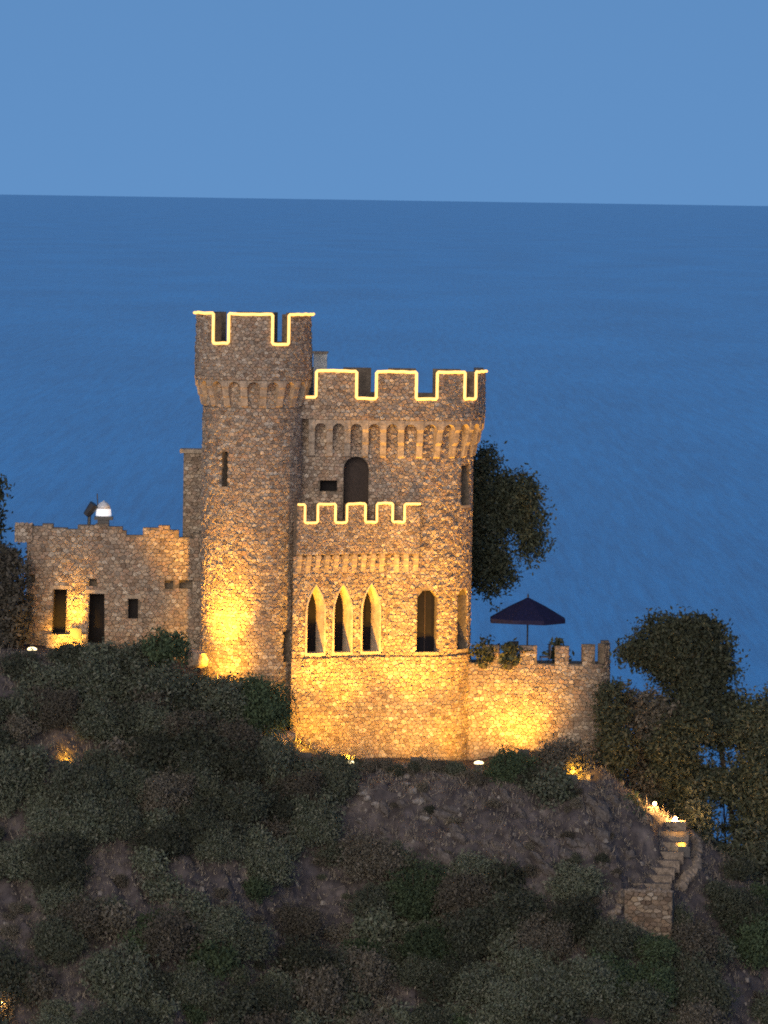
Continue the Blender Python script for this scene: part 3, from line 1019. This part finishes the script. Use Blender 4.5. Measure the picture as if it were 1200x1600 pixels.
def blobs_for(r, seed):
    g = random.Random(seed)
    out = [(0, 0, r * .55, r * .8, r * .8, r * .6)]
    for k in range(5):
        a = g.uniform(0, 6.28); d = r * g.uniform(.3, .6); q = r * g.uniform(.35, .5)
        out.append((math.cos(a) * d, math.sin(a) * d, r * g.uniform(.45, .95), q, q, q * .85))
    return out


SH = {}
for kind, material in (('scrub', 'leaf_scrub'), ('bright', 'leaf_bright'), ('dry', 'leaf_dry')):
    for size, r in (('s', .8), ('l', 1.7)):
        for vv in range(3 if kind == 'scrub' else 2):
            sd_ = hash((kind == 'dry', size == 'l', vv)) % 1000 + vv
            SH.setdefault((kind, size), []).append((leaf_mesh('shrub_foliage', blobs_for(r, sd_), 260, .07 if size == 's' else .08, material, .15 if size == 's' else .2, sd_),
                                                    stems_mesh('shrub_stems', r, sd_), r))
SHG = random.Random(3)


def shrub(loc, rx, rz, kind, label, group=None, name='shrub'):
    size = 's' if rx < 1.25 else 'l'
    fm, sm, r = SHG.choice(SH[kind, size])
    o = thing(name, loc, label, 'shrub', group)
    o.rotation_euler = (0, 0, SHG.uniform(0, 6.28))
    k = rx / r
    o.scale = (k, k, 1.45 * rz / r)
    for nm, me in (('foliage', fm), ('stems', sm)):
        c = bpy.data.objects.new(nm, me); C.objects.link(c); c.parent = o
    return o


def shrub_px(px, py, rx, ry, kind, label, group=None, y=None):
    """Shrub whose crown is centred on a pixel; stands on the slope there."""
    if y is None:
        h = hit(px, min(1700, py + ry))
        if h is None: h = W(px, py + ry, -4)
        y = h.y
    k = (300 + y) / FPX
    c = W(px, py, y)
    base = c.z - ry * k
    return shrub((c.x, y, base), rx * k, ry * k, kind, label, group)


def tree(name, px, py, blobs_px, y, base_px, material, label, cat='tree', group=None, dens=110, leaf=.14, trunk_r=.2, ry=1.0, via=None, clump=.26):
    """Tree with a trunk from base_px to the crown and a crown made of ellipsoids given in pixels."""
    b = W(*base_px, y)
    gzv = gz(b.x, y)
    t = thing(name, (b.x, y, min(b.z, gzv) if base_px[1] > 1300 else gzv), label, cat, group)
    o = ORG[t.name]
    k = (300 + y) / FPX
    bl = []
    for (bx, by, rx, rz) in blobs_px:
        c = W(bx, by, y)
        bl.append((c.x - o.x, rng.uniform(-.4, .4), c.z - o.z, rx * k, max(rx, rz) * k * ry * .8, rz * k))
    me = leaf_mesh('crown', bl, dens, leaf, material, clump, int(px * 7 + py))
    c = bpy.data.objects.new('crown', me); C.objects.link(c); c.parent = t
    pts = [o + Vector((0, 0, -.4))]
    if via: pts.append(W(*via, y))
    pts.append(W(px, py, y))
    tr = MB().tube(pts, trunk_r, 7, trunk_r * .5)
    top = Vector(pts[-1])
    for (bx, by, rx, rz) in blobs_px[:7]:
        q = W(bx, by, y)
        tr.tube([pts[-2] + (top - pts[-2]) * .75, (top + q) / 2 + Vector((0, .2, -.1)), q], trunk_r * .4, 5, .03)
    tr.build('trunk', 'bark', t)
    return t


def potted(px, y, r, label):
    x = X(px, 1000, y)
    t = thing('potted_plant', (x, y, fz), label, 'plant', 'potted plants on the terrace')
    MB().lathe((x, y, fz), [(.16, 0), (.24, .40), (.27, .42), (.25, .36)], 12).build('pot', 'dark_metal', t)
    c = bpy.data.objects.new('leaves', leaf_mesh('leaves', [(0, 0, .85, r, r, .55)], 160, .16, 'leaf_pine', .16, int(px)))
    C.objects.link(c); c.parent = t


potted(757, 2.4, .38, 'dark potted plant in the gap beside the keep corner')
potted(796, 2.2, .42, 'dark bushy potted plant between first and second terrace merlons')
potted(872, 3.4, .36, 'dark potted plant right of the chairs on the terrace')
# pines and trees that stand against the sea
tree('pine_tree', 760, 800, [(775, 790, 48, 42), (812, 790, 34, 36), (760, 722, 15, 24), (828, 838, 20, 32), (765, 890, 34, 42), (808, 760, 26, 20), (752, 840, 34, 60), (742, 760, 20, 40)],
     9.5, (722, 1040), 'leaf_pine', 'dark dense pine showing behind the right edge of the keep', dens=230, leaf=.11, via=(722, 900))
tree('umbrella_pine', 1078, 1050, [(1066, 1010, 66, 46), (1105, 1030, 38, 52), (1020, 1018, 42, 20), (985, 1019, 24, 11), (1085, 1070, 50, 42), (1055, 990, 42, 26), (1095, 1100, 46, 28),
     (1062, 1035, 46, 34), (1035, 1030, 32, 22), (1088, 1000, 42, 32)],
     1.5, (1165, 1390), 'leaf_pine', 'leaning umbrella pine with a domed crown right of the terrace', dens=190, leaf=.12, via=(1118, 1120), trunk_r=.17)
low = [  # crown centre, blobs, depth, base, kind, label
    (960, 1120, [(957, 1100, 20, 36), (968, 1170, 18, 34), (950, 1190, 22, 30), (955, 1140, 18, 30)], -1.0, (962, 1235), 'leaf_pine', 'slim dark tree growing against the round end of the terrace wall'),
    (1015, 1130, [(1000, 1108, 40, 26), (1040, 1130, 44, 36), (1015, 1190, 36, 44), (1010, 1140, 30, 34), (1020, 1230, 40, 32)], 0.5, (1015, 1270), 'leaf_dry', 'bushy brownish tree filling the gap between terrace end and umbrella pine'),
    (1075, 1150, [(1070, 1138, 36, 34), (1062, 1200, 40, 40), (1072, 1245, 34, 36), (1090, 1130, 40, 24), (1050, 1165, 36, 36), (1082, 1222, 30, 24)], -.5, (1072, 1320), 'leaf_pine', 'dark bushy tree just above the top of the lit stairs'),
    (1150, 1130, [(1145, 1128, 40, 32), (1190, 1125, 46, 38), (1225, 1140, 44, 50), (1180, 1150, 44, 24), (1120, 1135, 34, 30)], 1.0, (1205, 1420), 'leaf_pine', 'dark broad tree at the right edge beside the umbrella pine'),
    (1180, 1230, [(1192, 1235, 38, 50), (1150, 1228, 44, 24), (1115, 1226, 34, 22), (1215, 1270, 40, 70), (1175, 1290, 24, 44), (1195, 1190, 30, 34)], -.5, (1200, 1420), 'leaf_pine', 'low dark tree at the right edge below the broad tree'),
    (1090, 1300, [(1090, 1292, 18, 50), (1100, 1345, 36, 36), (1150, 1358, 40, 36), (1188, 1340, 34, 50), (1130, 1390, 50, 40)], -2.5, (1130, 1400), 'leaf_scrub', 'dark tree right of the stairs before the pale sea gap'),
]
tree('coastal_tree', 1130, 1240, [(1130, 1188, 40, 26), (1128, 1288, 30, 40), (1160, 1200, 30, 20)], 2.0, (1140, 1420), 'leaf_scrub', 'thin open tree with the sea showing through its leaves beyond the stairs', dens=34, leaf=.11, trunk_r=.08, clump=.3)
for px, py, bl, y, bp_, mt, lab in low:
    tree('coastal_tree', px, py, bl, y, bp_, mt, lab, group='trees right of the terrace', dens=190, leaf=.125, trunk_r=.13, clump=.22)
tree('coastal_tree', -18, 830, [(-22, 765, 28, 26), (-30, 850, 40, 60)], 4, (-20, 1030), 'leaf_pine', 'dark tree at the left edge whose tip shows above the annex', dens=110)
tree('coastal_tree', 10, 950, [(8, 900, 32, 42), (18, 960, 28, 60), (-10, 985, 40, 50)], 1.0, (5, 1060), 'leaf_dry', 'brownish tree at the left edge beside the annex corner', dens=130)

# shrubs with a place of their own
named = [
    (20, 1050, 52, 34, 'scrub', 'dark shrub at the left edge below the brownish tree', -5.2),
    (120, 1040, 40, 24, 'scrub', 'low dark shrub under the annex ledge', -4.4),
    (190, 1040, 44, 26, 'scrub', 'dark shrub below the right annex doorway', -4.6),
    (300, 1072, 40, 18, 'bright', 'low green shrub at the left foot of the tower', -4.6),
    (108, 1024, 34, 18, 'scrub', 'dark shrub top rising in front of the lit annex ledge', -4.4),
    (158, 1022, 34, 20, 'scrub', 'dark shrub top in front of the second annex doorway', -4.5),
    (203, 1020, 32, 20, 'scrub', 'dark shrub top below the small annex window', -4.5),
    (75, 1065, 60, 34, 'scrub', 'dark shrub left of the annex ledge under the lit lamp', -6.0),
    (150, 1062, 62, 40, 'scrub', 'dark shrub in front of the annex doorways', -6.0),
    (258, 1012, 36, 30, 'bright', 'greener bush in front of the annex right end', -4.6),
    (245, 1075, 72, 44, 'scrub', 'wide dark shrub below the greener bush', -6.4),
    (335, 1090, 62, 36, 'scrub', 'dark shrub at the foot of the round tower', -6.4),
    (410, 1098, 52, 46, 'bright', 'rounded dark green shrub right of the tower foot', -6.2),
    (372, 1178, 50, 34, 'scrub', 'dark shrub below the rounded shrub by the tower', -8.0),
    (480, 1224, 50, 34, 'scrub', 'dark shrub left of the first floodlight on the slope', -7.0),
    (482, 1275, 50, 46, 'scrub', 'dark shrub left of the bare slope', -9.0),
    (300, 1165, 80, 50, 'scrub', 'wide dark shrub in the middle of the left slope', -9.0),
    (214, 1150, 70, 50, 'scrub', 'dark shrub on the left slope right of the orange glow', -8.0),
    (46, 1172, 38, 40, 'scrub', 'round blue-black shrub left of the orange glow', -8.0),
    (20, 1235, 30, 90, 'scrub', 'tall dark shrub at the left edge below the annex', -9.0),
    (798, 1205, 46, 36, 'bright', 'dark green bush right of the corner floodlight', -4.8),
    (845, 1230, 46, 32, 'scrub', 'dark bush below the terrace wall centre', -5.6),
    (878, 1190, 54, 38, 'dry', 'brownish bush in front of the terrace wall', -3.2),
    (880, 1258, 34, 26, 'scrub', 'small dark bush under the glowing rock', -6.2),
    (985, 1280, 30, 34, 'bright', 'dark green bush left of the lit stairs', -5.6),
    (945, 1262, 30, 20, 'scrub', 'low dark bush between the glowing rock and the stairs', -5.4),
    (955, 1462, 44, 30, 'scrub', 'dark shrub covering the left foot of the retaining wall', None),
    (1064, 1436, 20, 26, 'scrub', 'small dark shrub against the right end of the retaining wall', None),
    (1020, 1480, 40, 22, 'bright', 'green shrub just below the retaining wall', None),
    (880, 1365, 26, 20, 'scrub', 'small dark shrub left of the retaining wall', None),
]
for px, py, rx, ry, kind, lab, y in named:
    shrub_px(px, py, rx, ry, kind, lab, None, y)

# dense scrub over the slope, copies of the same few shrubs
SCR = 'scrub shrubs over the lower slope'


def cover(px, py):
    """How much scrub grows at a pixel: the bare slope, path and pale patches stay open."""
    if py < 1110: return 0
    if 395 < px < 490 and py < 1215: return 0
    if 60 < px < 150 and 1140 < py < 1265: return 0
    if px < 400 and py < 1330: return .97
    if 400 <= px < 520 and 1215 <= py < 1345: return .95
    if 500 < px < 770 and py < 1370: return 0.02
    if 740 <= px < 960 and py < 1400: return .05
    if 900 < px < 1120 and py < 1475: return 0
    if px >= 1085 and py < 1520: return .95
    if px > 1110 and py >= 1515: return .08
    if px < 80 and 1400 < py < 1550: return .08
    if 395 < px < 450 and 1430 < py < 1560: return .10
    if 60 < px < 560 and 1330 < py < 1440: return .38
    if px < 420: return .62
    if py > 1400: return .9
    return .4


n_s = 0
g2 = random.Random(21)
row = 1130
while row < 1720:
    px = -30 + g2.uniform(0, 40)
    while px < 1240:
        if g2.random() < cover(px, row):
            h = hit(px, row)
            if h is not None and h.y < -3.5:
                r = g2.uniform(.7, 1.75)
                green = g2.random()
                kind = 'dry' if green < .24 else ('bright' if green < .36 and row > 1380 else 'scrub')
                zone = ('at the left edge of' if px < 150 else 'in the lower left of' if px < 420 else 'at the right edge of' if px > 1090 else
                        'right of centre on' if px > 760 else 'in the middle of') if row < 1520 else \
                       ('at the bottom left corner of' if px < 300 else 'at the bottom right of' if px > 900 else 'at the bottom middle of')
                lab = {'dry': 'brownish dry shrub in the scrub over the lower slope', 'bright': 'green leafy shrub in the scrub over the lower slope',
                       'scrub': 'dark olive shrub in the scrub over the lower slope'}[kind]
                lab = lab.replace('in the scrub over the lower', zone + ' the scrubby')
                shrub((h.x, h.y, h.z - .25), r, r * g2.uniform(.6, .9), kind, lab, lab.split(' shrub')[0] + ' shrubs ' + zone + ' the slope')
                n_s += 1
        px += g2.uniform(38, 72)
    row += g2.uniform(26, 36)
print('scrub shrubs', n_s)


# dry grass and litter on the open slope
def grass():
    V, F = [], []
    g = np.random.default_rng(9)
    n = 0
    pos = []
    N = 15000
    xs = g.uniform(-21, 20, N); ys = g.uniform(-24, -3.3, N)
    zs = ground(xs, ys)
    for x, y, z in zip(xs, ys, zs):
        k = g.integers(4, 8)
        for _ in range(k):
            a = g.uniform(0, 6.28); ln = g.uniform(.10, .30) * (2.2 if g.random() < .08 else 1); le = g.uniform(.1, .9)
            d = np.array([math.cos(a) * le, math.sin(a) * le, 1.0]); d *= ln / np.linalg.norm(d)
            b = g.uniform(0, 6.28); wv = np.array([math.cos(b), math.sin(b), 0]) * g.uniform(.012, .03)
            p = np.array([x, y, z]) + np.array([g.normal(0, .12), g.normal(0, .12), -.03])
            pos += [p - wv, p + wv, p + d]
    V = np.array(pos); n = len(V) // 3
    me = bpy.data.meshes.new('dry_grass')
    me.vertices.add(3 * n); me.vertices.foreach_set('co', V.ravel())
    me.loops.add(3 * n); me.loops.foreach_set('vertex_index', np.arange(3 * n))
    me.polygons.add(n); me.polygons.foreach_set('loop_start', np.arange(0, 3 * n, 3)); me.polygons.foreach_set('loop_total', np.full(n, 3))
    me.update(); me.validate(); me.materials.append(MATS['straw'])
    o = bpy.data.objects.new('dry_grass', me); C.objects.link(o); tag(o, kind='stuff')


grass()


for k in range(120):
    px, py = g2.uniform(0, 1190), g2.uniform(1200, 1600)
    if cover(px, py) > .45: continue
    h = hit(px, py)
    if h is None or h.y > -4.5 or 970 < px < 1100: continue
    r = g2.uniform(.22, .5)
    side = 'left' if px < 420 else 'right' if px > 760 else 'middle'
    shrub((h.x, h.y, h.z - .1), r, r * g2.uniform(.5, .8), g2.choice(['dry', 'dry', 'scrub']), 'small dry tussock on the bare ground in the %s of the slope' % side,
          'dry tussocks on the bare ground, %s' % side, 'tussock')
for k in range(34):
    px = 505 + k * 7.2 + g2.uniform(-4, 4)
    y = -4.15 - g2.uniform(0, .7)
    x = W(px, 1198, y).x
    r = g2.uniform(.16, .46)
    shrub((x, y, gz(x, y) - .08), r, r * g2.uniform(.55, 1.0), g2.choice(['dry', 'dry', 'scrub']), 'small dry tussock in the row along the foot of the keep wall',
          'dry tussocks along the foot of the keep', 'tussock')
tw = MB()
for k in range(420):
    px, py = g2.uniform(380, 1000), g2.uniform(1200, 1480)
    h = hit(px, py)
    if h is None or h.y > -4.2: continue
    a = g2.uniform(0, 6.28); ln = g2.uniform(.25, .8)
    d = Vector((math.cos(a), math.sin(a) * .6, g2.uniform(.2, .9))).normalized() * ln
    e = Vector((g2.gauss(0, .12), g2.gauss(0, .12), g2.gauss(0, .08)))
    tw.tube([h, h + d * .5 + e, h + d], .014, 3, .006)
tag(tw.build('dry_twigs', 'straw', fix=False), kind='stuff')


# ================================================================== rocks
def rock_mb(r, seed):
    g = random.Random(seed)
    bm = bmesh.new(); bmesh.ops.create_icosphere(bm, subdivisions=2, radius=1)
    for v in bm.verts:
        k = 1 + g.uniform(-.2, .2) + .25 * math.sin(v.co.x * 2.3 + seed) * math.cos(v.co.y * 2.1)
        v.co = Vector((v.co.x * r[0] * k, v.co.y * r[1] * k, v.co.z * r[2] * k))
    me = bpy.data.meshes.new('rock'); bm.to_mesh(me); bm.free()
    return me


def rock(px, py, rx, ry, label, material='rock', y=None, seed=1, group=None):
    if y is None:
        h = hit(px, py + ry * .5); y = h.y if h else -4
    c = W(px, py, y); k = (300 + y) / FPX
    me = rock_mb((rx * k, (rx + ry) / 2 * k, ry * k), seed); me.materials.append(MATS[material])
    o = bpy.data.objects.new('rock', me); C.objects.link(o); o.location = c
    return tag(o, label, 'rock', group)


rock(450, 1150, 10, 9, 'small yellow-lit stone against the left foot of the keep', y=-4.8, seed=12)
rock(424, 1164, 11, 8, 'small stone on the shrub side of the yellow-lit rock', y=-5.2, seed=13)
rock(438, 1157, 16, 11, 'yellow-lit rock beside the left foot of the keep', y=-5.0, seed=2)
rock(905, 1216, 24, 17, 'glowing yellow rock below the right end of the terrace wall', y=-3.7, seed=3)
rock(883, 1243, 7, 9, 'small lit stone under the glowing rock', y=-4.6, seed=5)
rock(920, 1252, 12, 6, 'flat pale lit stone below the glowing rock', y=-4.7, seed=6)
rock(308, 1030, 17, 18, 'yellow-lit boulder at the left foot of the round tower', y=-3.4, seed=4)
rock(106, 1190, 18, 26, 'orange-lit boulder among the shrubs of the left slope', y=-8.2, seed=8)
for i, (a, b) in enumerate((((540, 1205), (588, 1265)), ((628, 1205), (668, 1285)))):
    lab = ('pale rocky rib running down the slope under the first floodlight', 'pale rocky rib running down the middle of the bare slope')[i]
    hh = hit(*a)
    rt = thing('rock_rib', hh, lab, 'rock')
    for k in range(9):
        t = k / 8
        p = hit(a[0] + (b[0] - a[0]) * t + rng.uniform(-4, 4), a[1] + (b[1] - a[1]) * t)
        me = rock_mb((rng.uniform(.16, .3), .25, rng.uniform(.12, .22)), k + i * 20); me.materials.append(MATS['grey_rock'])
        o = bpy.data.objects.new('rock', me); C.objects.link(o); o.parent = rt; o.location = p - hh
RK = []
for k in range(5):
    me = rock_mb((1, .8, .62), 200 + k); me.materials.append(MATS['slope_rock']); RK.append(me)
grk = random.Random(31)
for k in range(110):
    px, py = grk.uniform(505, 985), grk.uniform(1206, 1400)
    if cover(px, py) > .2 or (py > 1330 and px < 560): continue
    h = hit(px, py)
    if h is None or h.y > -4.3: continue
    o = bpy.data.objects.new('rock', grk.choice(RK)); C.objects.link(o)
    r = grk.uniform(.18, .62)
    o.location = h - Vector((0, 0, r * .25)); o.scale = (r * grk.uniform(.7, 1.5), r, r * grk.uniform(.6, 1.1))
    o.rotation_euler = (grk.uniform(-.4, .4), grk.uniform(.2, .9), grk.uniform(-.6, .6))
    zone = 'left of the pale ribs' if px < 600 else 'between the pale ribs and the bushes' if px < 760 else 'below the bushes'
    tag(o, 'weathered grey-brown rock bedded in the bare slope ' + zone, 'rock', 'rocks bedded in the bare slope ' + zone)
grm = random.Random(8)
rub = MB()
for k in range(420):
    px, py = grm.uniform(-10, 1210), grm.uniform(1190, 1640)
    if cover(px, py) > .5: continue
    p = hit(px, py)
    if p is None or p.y > -3.5: continue
    s = grm.uniform(.06, .2)
    a = grm.uniform(0, 6.28)
    ca, sa = math.cos(a) * s, math.sin(a) * s
    rub.prism([(p.x + ca, p.y + sa, p.z - .1), (p.x - sa, p.y + ca, p.z - .1), (p.x - ca, p.y - sa, p.z - .1), (p.x + sa, p.y - ca, p.z - .1)],
              [(p.x + ca * .6, p.y + sa * .6, p.z + s * .6), (p.x - sa * .7, p.y + ca * .7, p.z + s * .5), (p.x - ca * .6, p.y - sa * .6, p.z + s * .7), (p.x + sa * .6, p.y - ca * .6, p.z + s * .55)])
tag(rub.build('rubble', 'grey_rock'), kind='stuff')

# ================================================================== stairs and retaining wall
st = thing('stone_stairs', W(1020, 1400, -7.5), 'broken stone stairs lit yellow at the top, on the right slope', 'stairs')
steps = [(1040, 1286, 32, 10), (1042, 1302, 34, 10), (1036, 1318, 38, 10), (1030, 1333, 38, 9), (1026, 1346, 36, 9), (1018, 1358, 36, 9), (1012, 1370, 38, 9), (1008, 1383, 40, 9)]
yprev = -4.2
for i, (cx, cy, hw, hh) in enumerate(steps):
    h = hit_(cx + 4, cy + 5); y = min(h.y, yprev - .12) - .1; yprev = y
    a, b = W(cx - hw, cy, y), W(cx + hw, cy, y)
    top = Z(cx, cy - 2, y)
    MB().prism([(a.x, y, top - .62), (b.x, y + rng.uniform(-.05, .05), top - .62), (b.x, y + .9, top - .62), (a.x, y + .9, top - .62)],
               [(a.x, y + .03, top + rng.uniform(-.03, .03)), (b.x, y + .02, top + rng.uniform(-.03, .03)), (b.x, y + .9, top), (a.x, y + .9, top)]).build('step', 'stair_stone', st)
sw = [hit_(1080, 1306), hit_(1090, 1335), hit_(1082, 1365), hit_(1062, 1388)]
for k in range(16):
    t = k / 15 * 3
    i = min(2, int(t)); f = t - i
    p = sw[i].lerp(sw[i + 1], f)
    me = rock_mb((rng.uniform(.25, .36), .3, rng.uniform(.26, .38)), 60 + k); me.materials.append(MATS['stair_stone'])
    o = bpy.data.objects.new('stone', me); C.objects.link(o); o.parent = st; o.location = p - ORG[st.name]
RY = hit(1008, 1452).y
rw = thing('retaining_wall', W(1010, 1450, RY), 'rubble retaining wall below the lit stairs', 'wall')
rpath = line_arc([('L', X(976, 1420, RY), RY + .25, X(1050, 1420, RY), RY - .1)])
zr0, zr1 = Z(1005, 1475, RY), Z(1005, 1394, RY)
wall_block(rpath, 0, rpath.L, -1.0, 0, zr0, zr1).build('wall', 'mortar', rw)
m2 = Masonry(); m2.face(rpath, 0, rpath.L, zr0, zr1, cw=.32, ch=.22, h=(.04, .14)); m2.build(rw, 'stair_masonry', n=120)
for k in range(9):
    me = rock_mb((rng.uniform(.14, .26), .22, rng.uniform(.10, .2)), 90 + k); me.materials.append(MATS['stair_stone'])
    o = bpy.data.objects.new('coping_stone', me); C.objects.link(o); o.parent = rw
    o.location = Vector(rpath.at(rpath.L * (k + .5) / 9, -.15, zr1 + rng.uniform(-.02, .1))) - ORG[rw.name]
for k in range(7):
    px_ = 974 - k * 3 + rng.uniform(-5, 5); py_ = 1398 + k * 7
    me = rock_mb((rng.uniform(.16, .3), .24, rng.uniform(.14, .24)), 120 + k); me.materials.append(MATS['stair_stone'])
    o = bpy.data.objects.new('fallen_stone', me); C.objects.link(o); o.parent = rw
    o.location = hit_(px_, py_) - ORG[rw.name]

# ================================================================== lamps
WARM = (1.0, .46, .035)


def flood(px, py, y, lamps, label, color=WARM, size=.15, lift=.24, group='floodlights at the foot of the castle', hood=True):
    """Ground floodlight: bracket, housing, hood, glass and its own lamps (aim point, watts, cone)."""
    p = W(px, py, y)
    p.z = max(p.z, gz(p.x, p.y) + .30)
    t = thing('floodlight', p, label, 'floodlight', group)
    MB().box(p.x - .2, p.x + .2, p.y - .12, p.y + .12, p.z - .30, p.z - .04).build('housing', 'dark_metal', t)
    MB().box(p.x - .05, p.x + .05, p.y - .05, p.y + .05, p.z - .8, p.z - .30).build('bracket', 'dark_metal', t)
    MB().lathe((p.x, p.y, p.z - .04), [(.24, 0), (.25, .05), (.20, .11), (.08, .15)], 10).build('glass', 'flood_glass', t)
    if hood:
        MB().box(p.x - .3, p.x + .3, p.y - .34, p.y - .30, p.z - .35, p.z + .17).build('hood', 'dark_metal', t)
    for aim, power, angle in lamps:
        d = (Vector(aim) - p).normalized()
        ld = bpy.data.lights.new('flood_lamp', 'SPOT')
        ld.energy = power; ld.color = color; ld.spot_size = R(angle); ld.spot_blend = 1.0; ld.shadow_soft_size = size
        lo = bpy.data.objects.new('flood_lamp', ld); C.objects.link(lo)
        lo.parent = t
        lo.location = (0, 0, lift)
        lo.rotation_euler = d.to_track_quat('-Z', 'Y').to_euler()
    return t


fl = 'bright floodlight on the ground '
flood(548, 1192, -4.7, [(W(565, 970, -1), 10200, 64), (W(540, 1135, -1.4), 1900, 110)], fl + 'in the middle of the keep foot', hood=False)
flood(478, 1180, -5.2, [(W(515, 950, -2.2), 11500, 58), (W(490, 1120, -2.4), 1500, 100)], fl + 'hidden by scrub at the left foot of the keep')
flood(650, 1204, -3.6, [(W(650, 970, 0), 10800, 62), (W(655, 1120, 0), 1900, 110)], fl + 'low in the grass below the cut-corner window')
flood(748, 1205, -2.0, [(W(712, 940, 1.0), 7500, 56), (W(712, 690, 1.0), 15000, 32), (W(722, 1130, 1), 2000, 90)], fl + 'at the right corner of the keep', hood=False)
flood(818, 1182, -.2, [(W(806, 1110, 2.4), 3000, 115)], fl + 'behind the bush in front of the terrace wall')
flood(345, 1066, -4.9, [(W(338, 930, -2.3), 14000, 66), (W(350, 1020, -2.3), 2600, 100)], fl + 'behind the shrubs at the round tower foot')
flood(119, 986, 1.40, [(W(119, 930, 2.25), 1000, 62), (W(119, 965, 2.2), 500, 80)], fl + 'between the two annex doorways')
flood(50, 1037, -3.4, [(W(66, 965, 2.2), 420, 60)], fl + 'left of the annex ledge, glowing among leaves', hood=False)
flood(172, 1024, -3.2, [(W(180, 990, 2.2), 130, 100)], fl + 'below the right annex doorway, faint')
flood(104, 1030, -1.4, [(W(105, 1003, 1.2), 2600, 50)], fl + 'below the low lit wall of the annex')
flood(432, 1180, -7.4, [(W(440, 1150, -5), 420, 100)], fl + 'below the yellow-lit rock by the keep')
flood(893, 1238, -5.4, [(W(907, 1212, -3.7), 800, 110)], fl + 'under the glowing rock by the terrace')
flood(100, 1232, -11.4, [(W(106, 1190, -8.2), 260, 100)], fl + 'among shrubs on the left slope, dim orange')


ys_ = hit_(1060, 1312).y
flood(1068, 1332, ys_ - 1.0, [(W(1046, 1297, ys_ + .4), 520, 75)], 'small hooded lamp added to brighten the stairs from their right edge', lift=.1)  # added lamp, kept out of sight, to light the risers


def garden_lamp(px, py, y, power, label):
    p = W(px, py, y)
    t = thing('garden_lamp', (p.x, p.y, p.z - .6), label, 'lamp', 'small garden lamps')
    MB().tube([(p.x, p.y, p.z - .9), (p.x, p.y, p.z - .1)], .04, 6).build('post', 'dark_metal', t)
    MB().lathe(p, [(.02, -.12), (.11, -.05), (.12, .03), (.07, .1), (.01, .13)], 10).build('bulb', 'bulb', t)
    ld = bpy.data.lights.new('lamp', 'POINT'); ld.energy = power * 5; ld.color = (1, .48, .12); ld.shadow_soft_size = .13
    lo = bpy.data.objects.new('lamp', ld); C.objects.link(lo); lo.parent = t; lo.location = (0, -.2, .62)


garden_lamp(1023, 1256, -4.7, 60, 'small round garden lamp at the top left of the stairs')
garden_lamp(1055, 1279, -4.9, 110, 'small round garden lamp at the top right of the stairs')
garden_lamp(3, 1568, hit_(3, 1590).y - .5, 40, 'small bright lamp at the left edge low on the slope')
# lit pillar under the left garden lamp
gp = thing('lamp_pillar', W(1017, 1290, -4.5), 'short stone pillar under the garden lamp, lit yellow', 'pillar')
a, b = W(1008, 1278, -4.5), W(1027, 1262, -4.5)
MB().box(a.x, b.x, -4.55, -4.0, a.z - .6, b.z).build('shaft', 'rock', gp)
MB().box(a.x - .04, b.x + .04, -4.6, -3.95, b.z, b.z + .06).build('cap', 'cut_stone', gp)
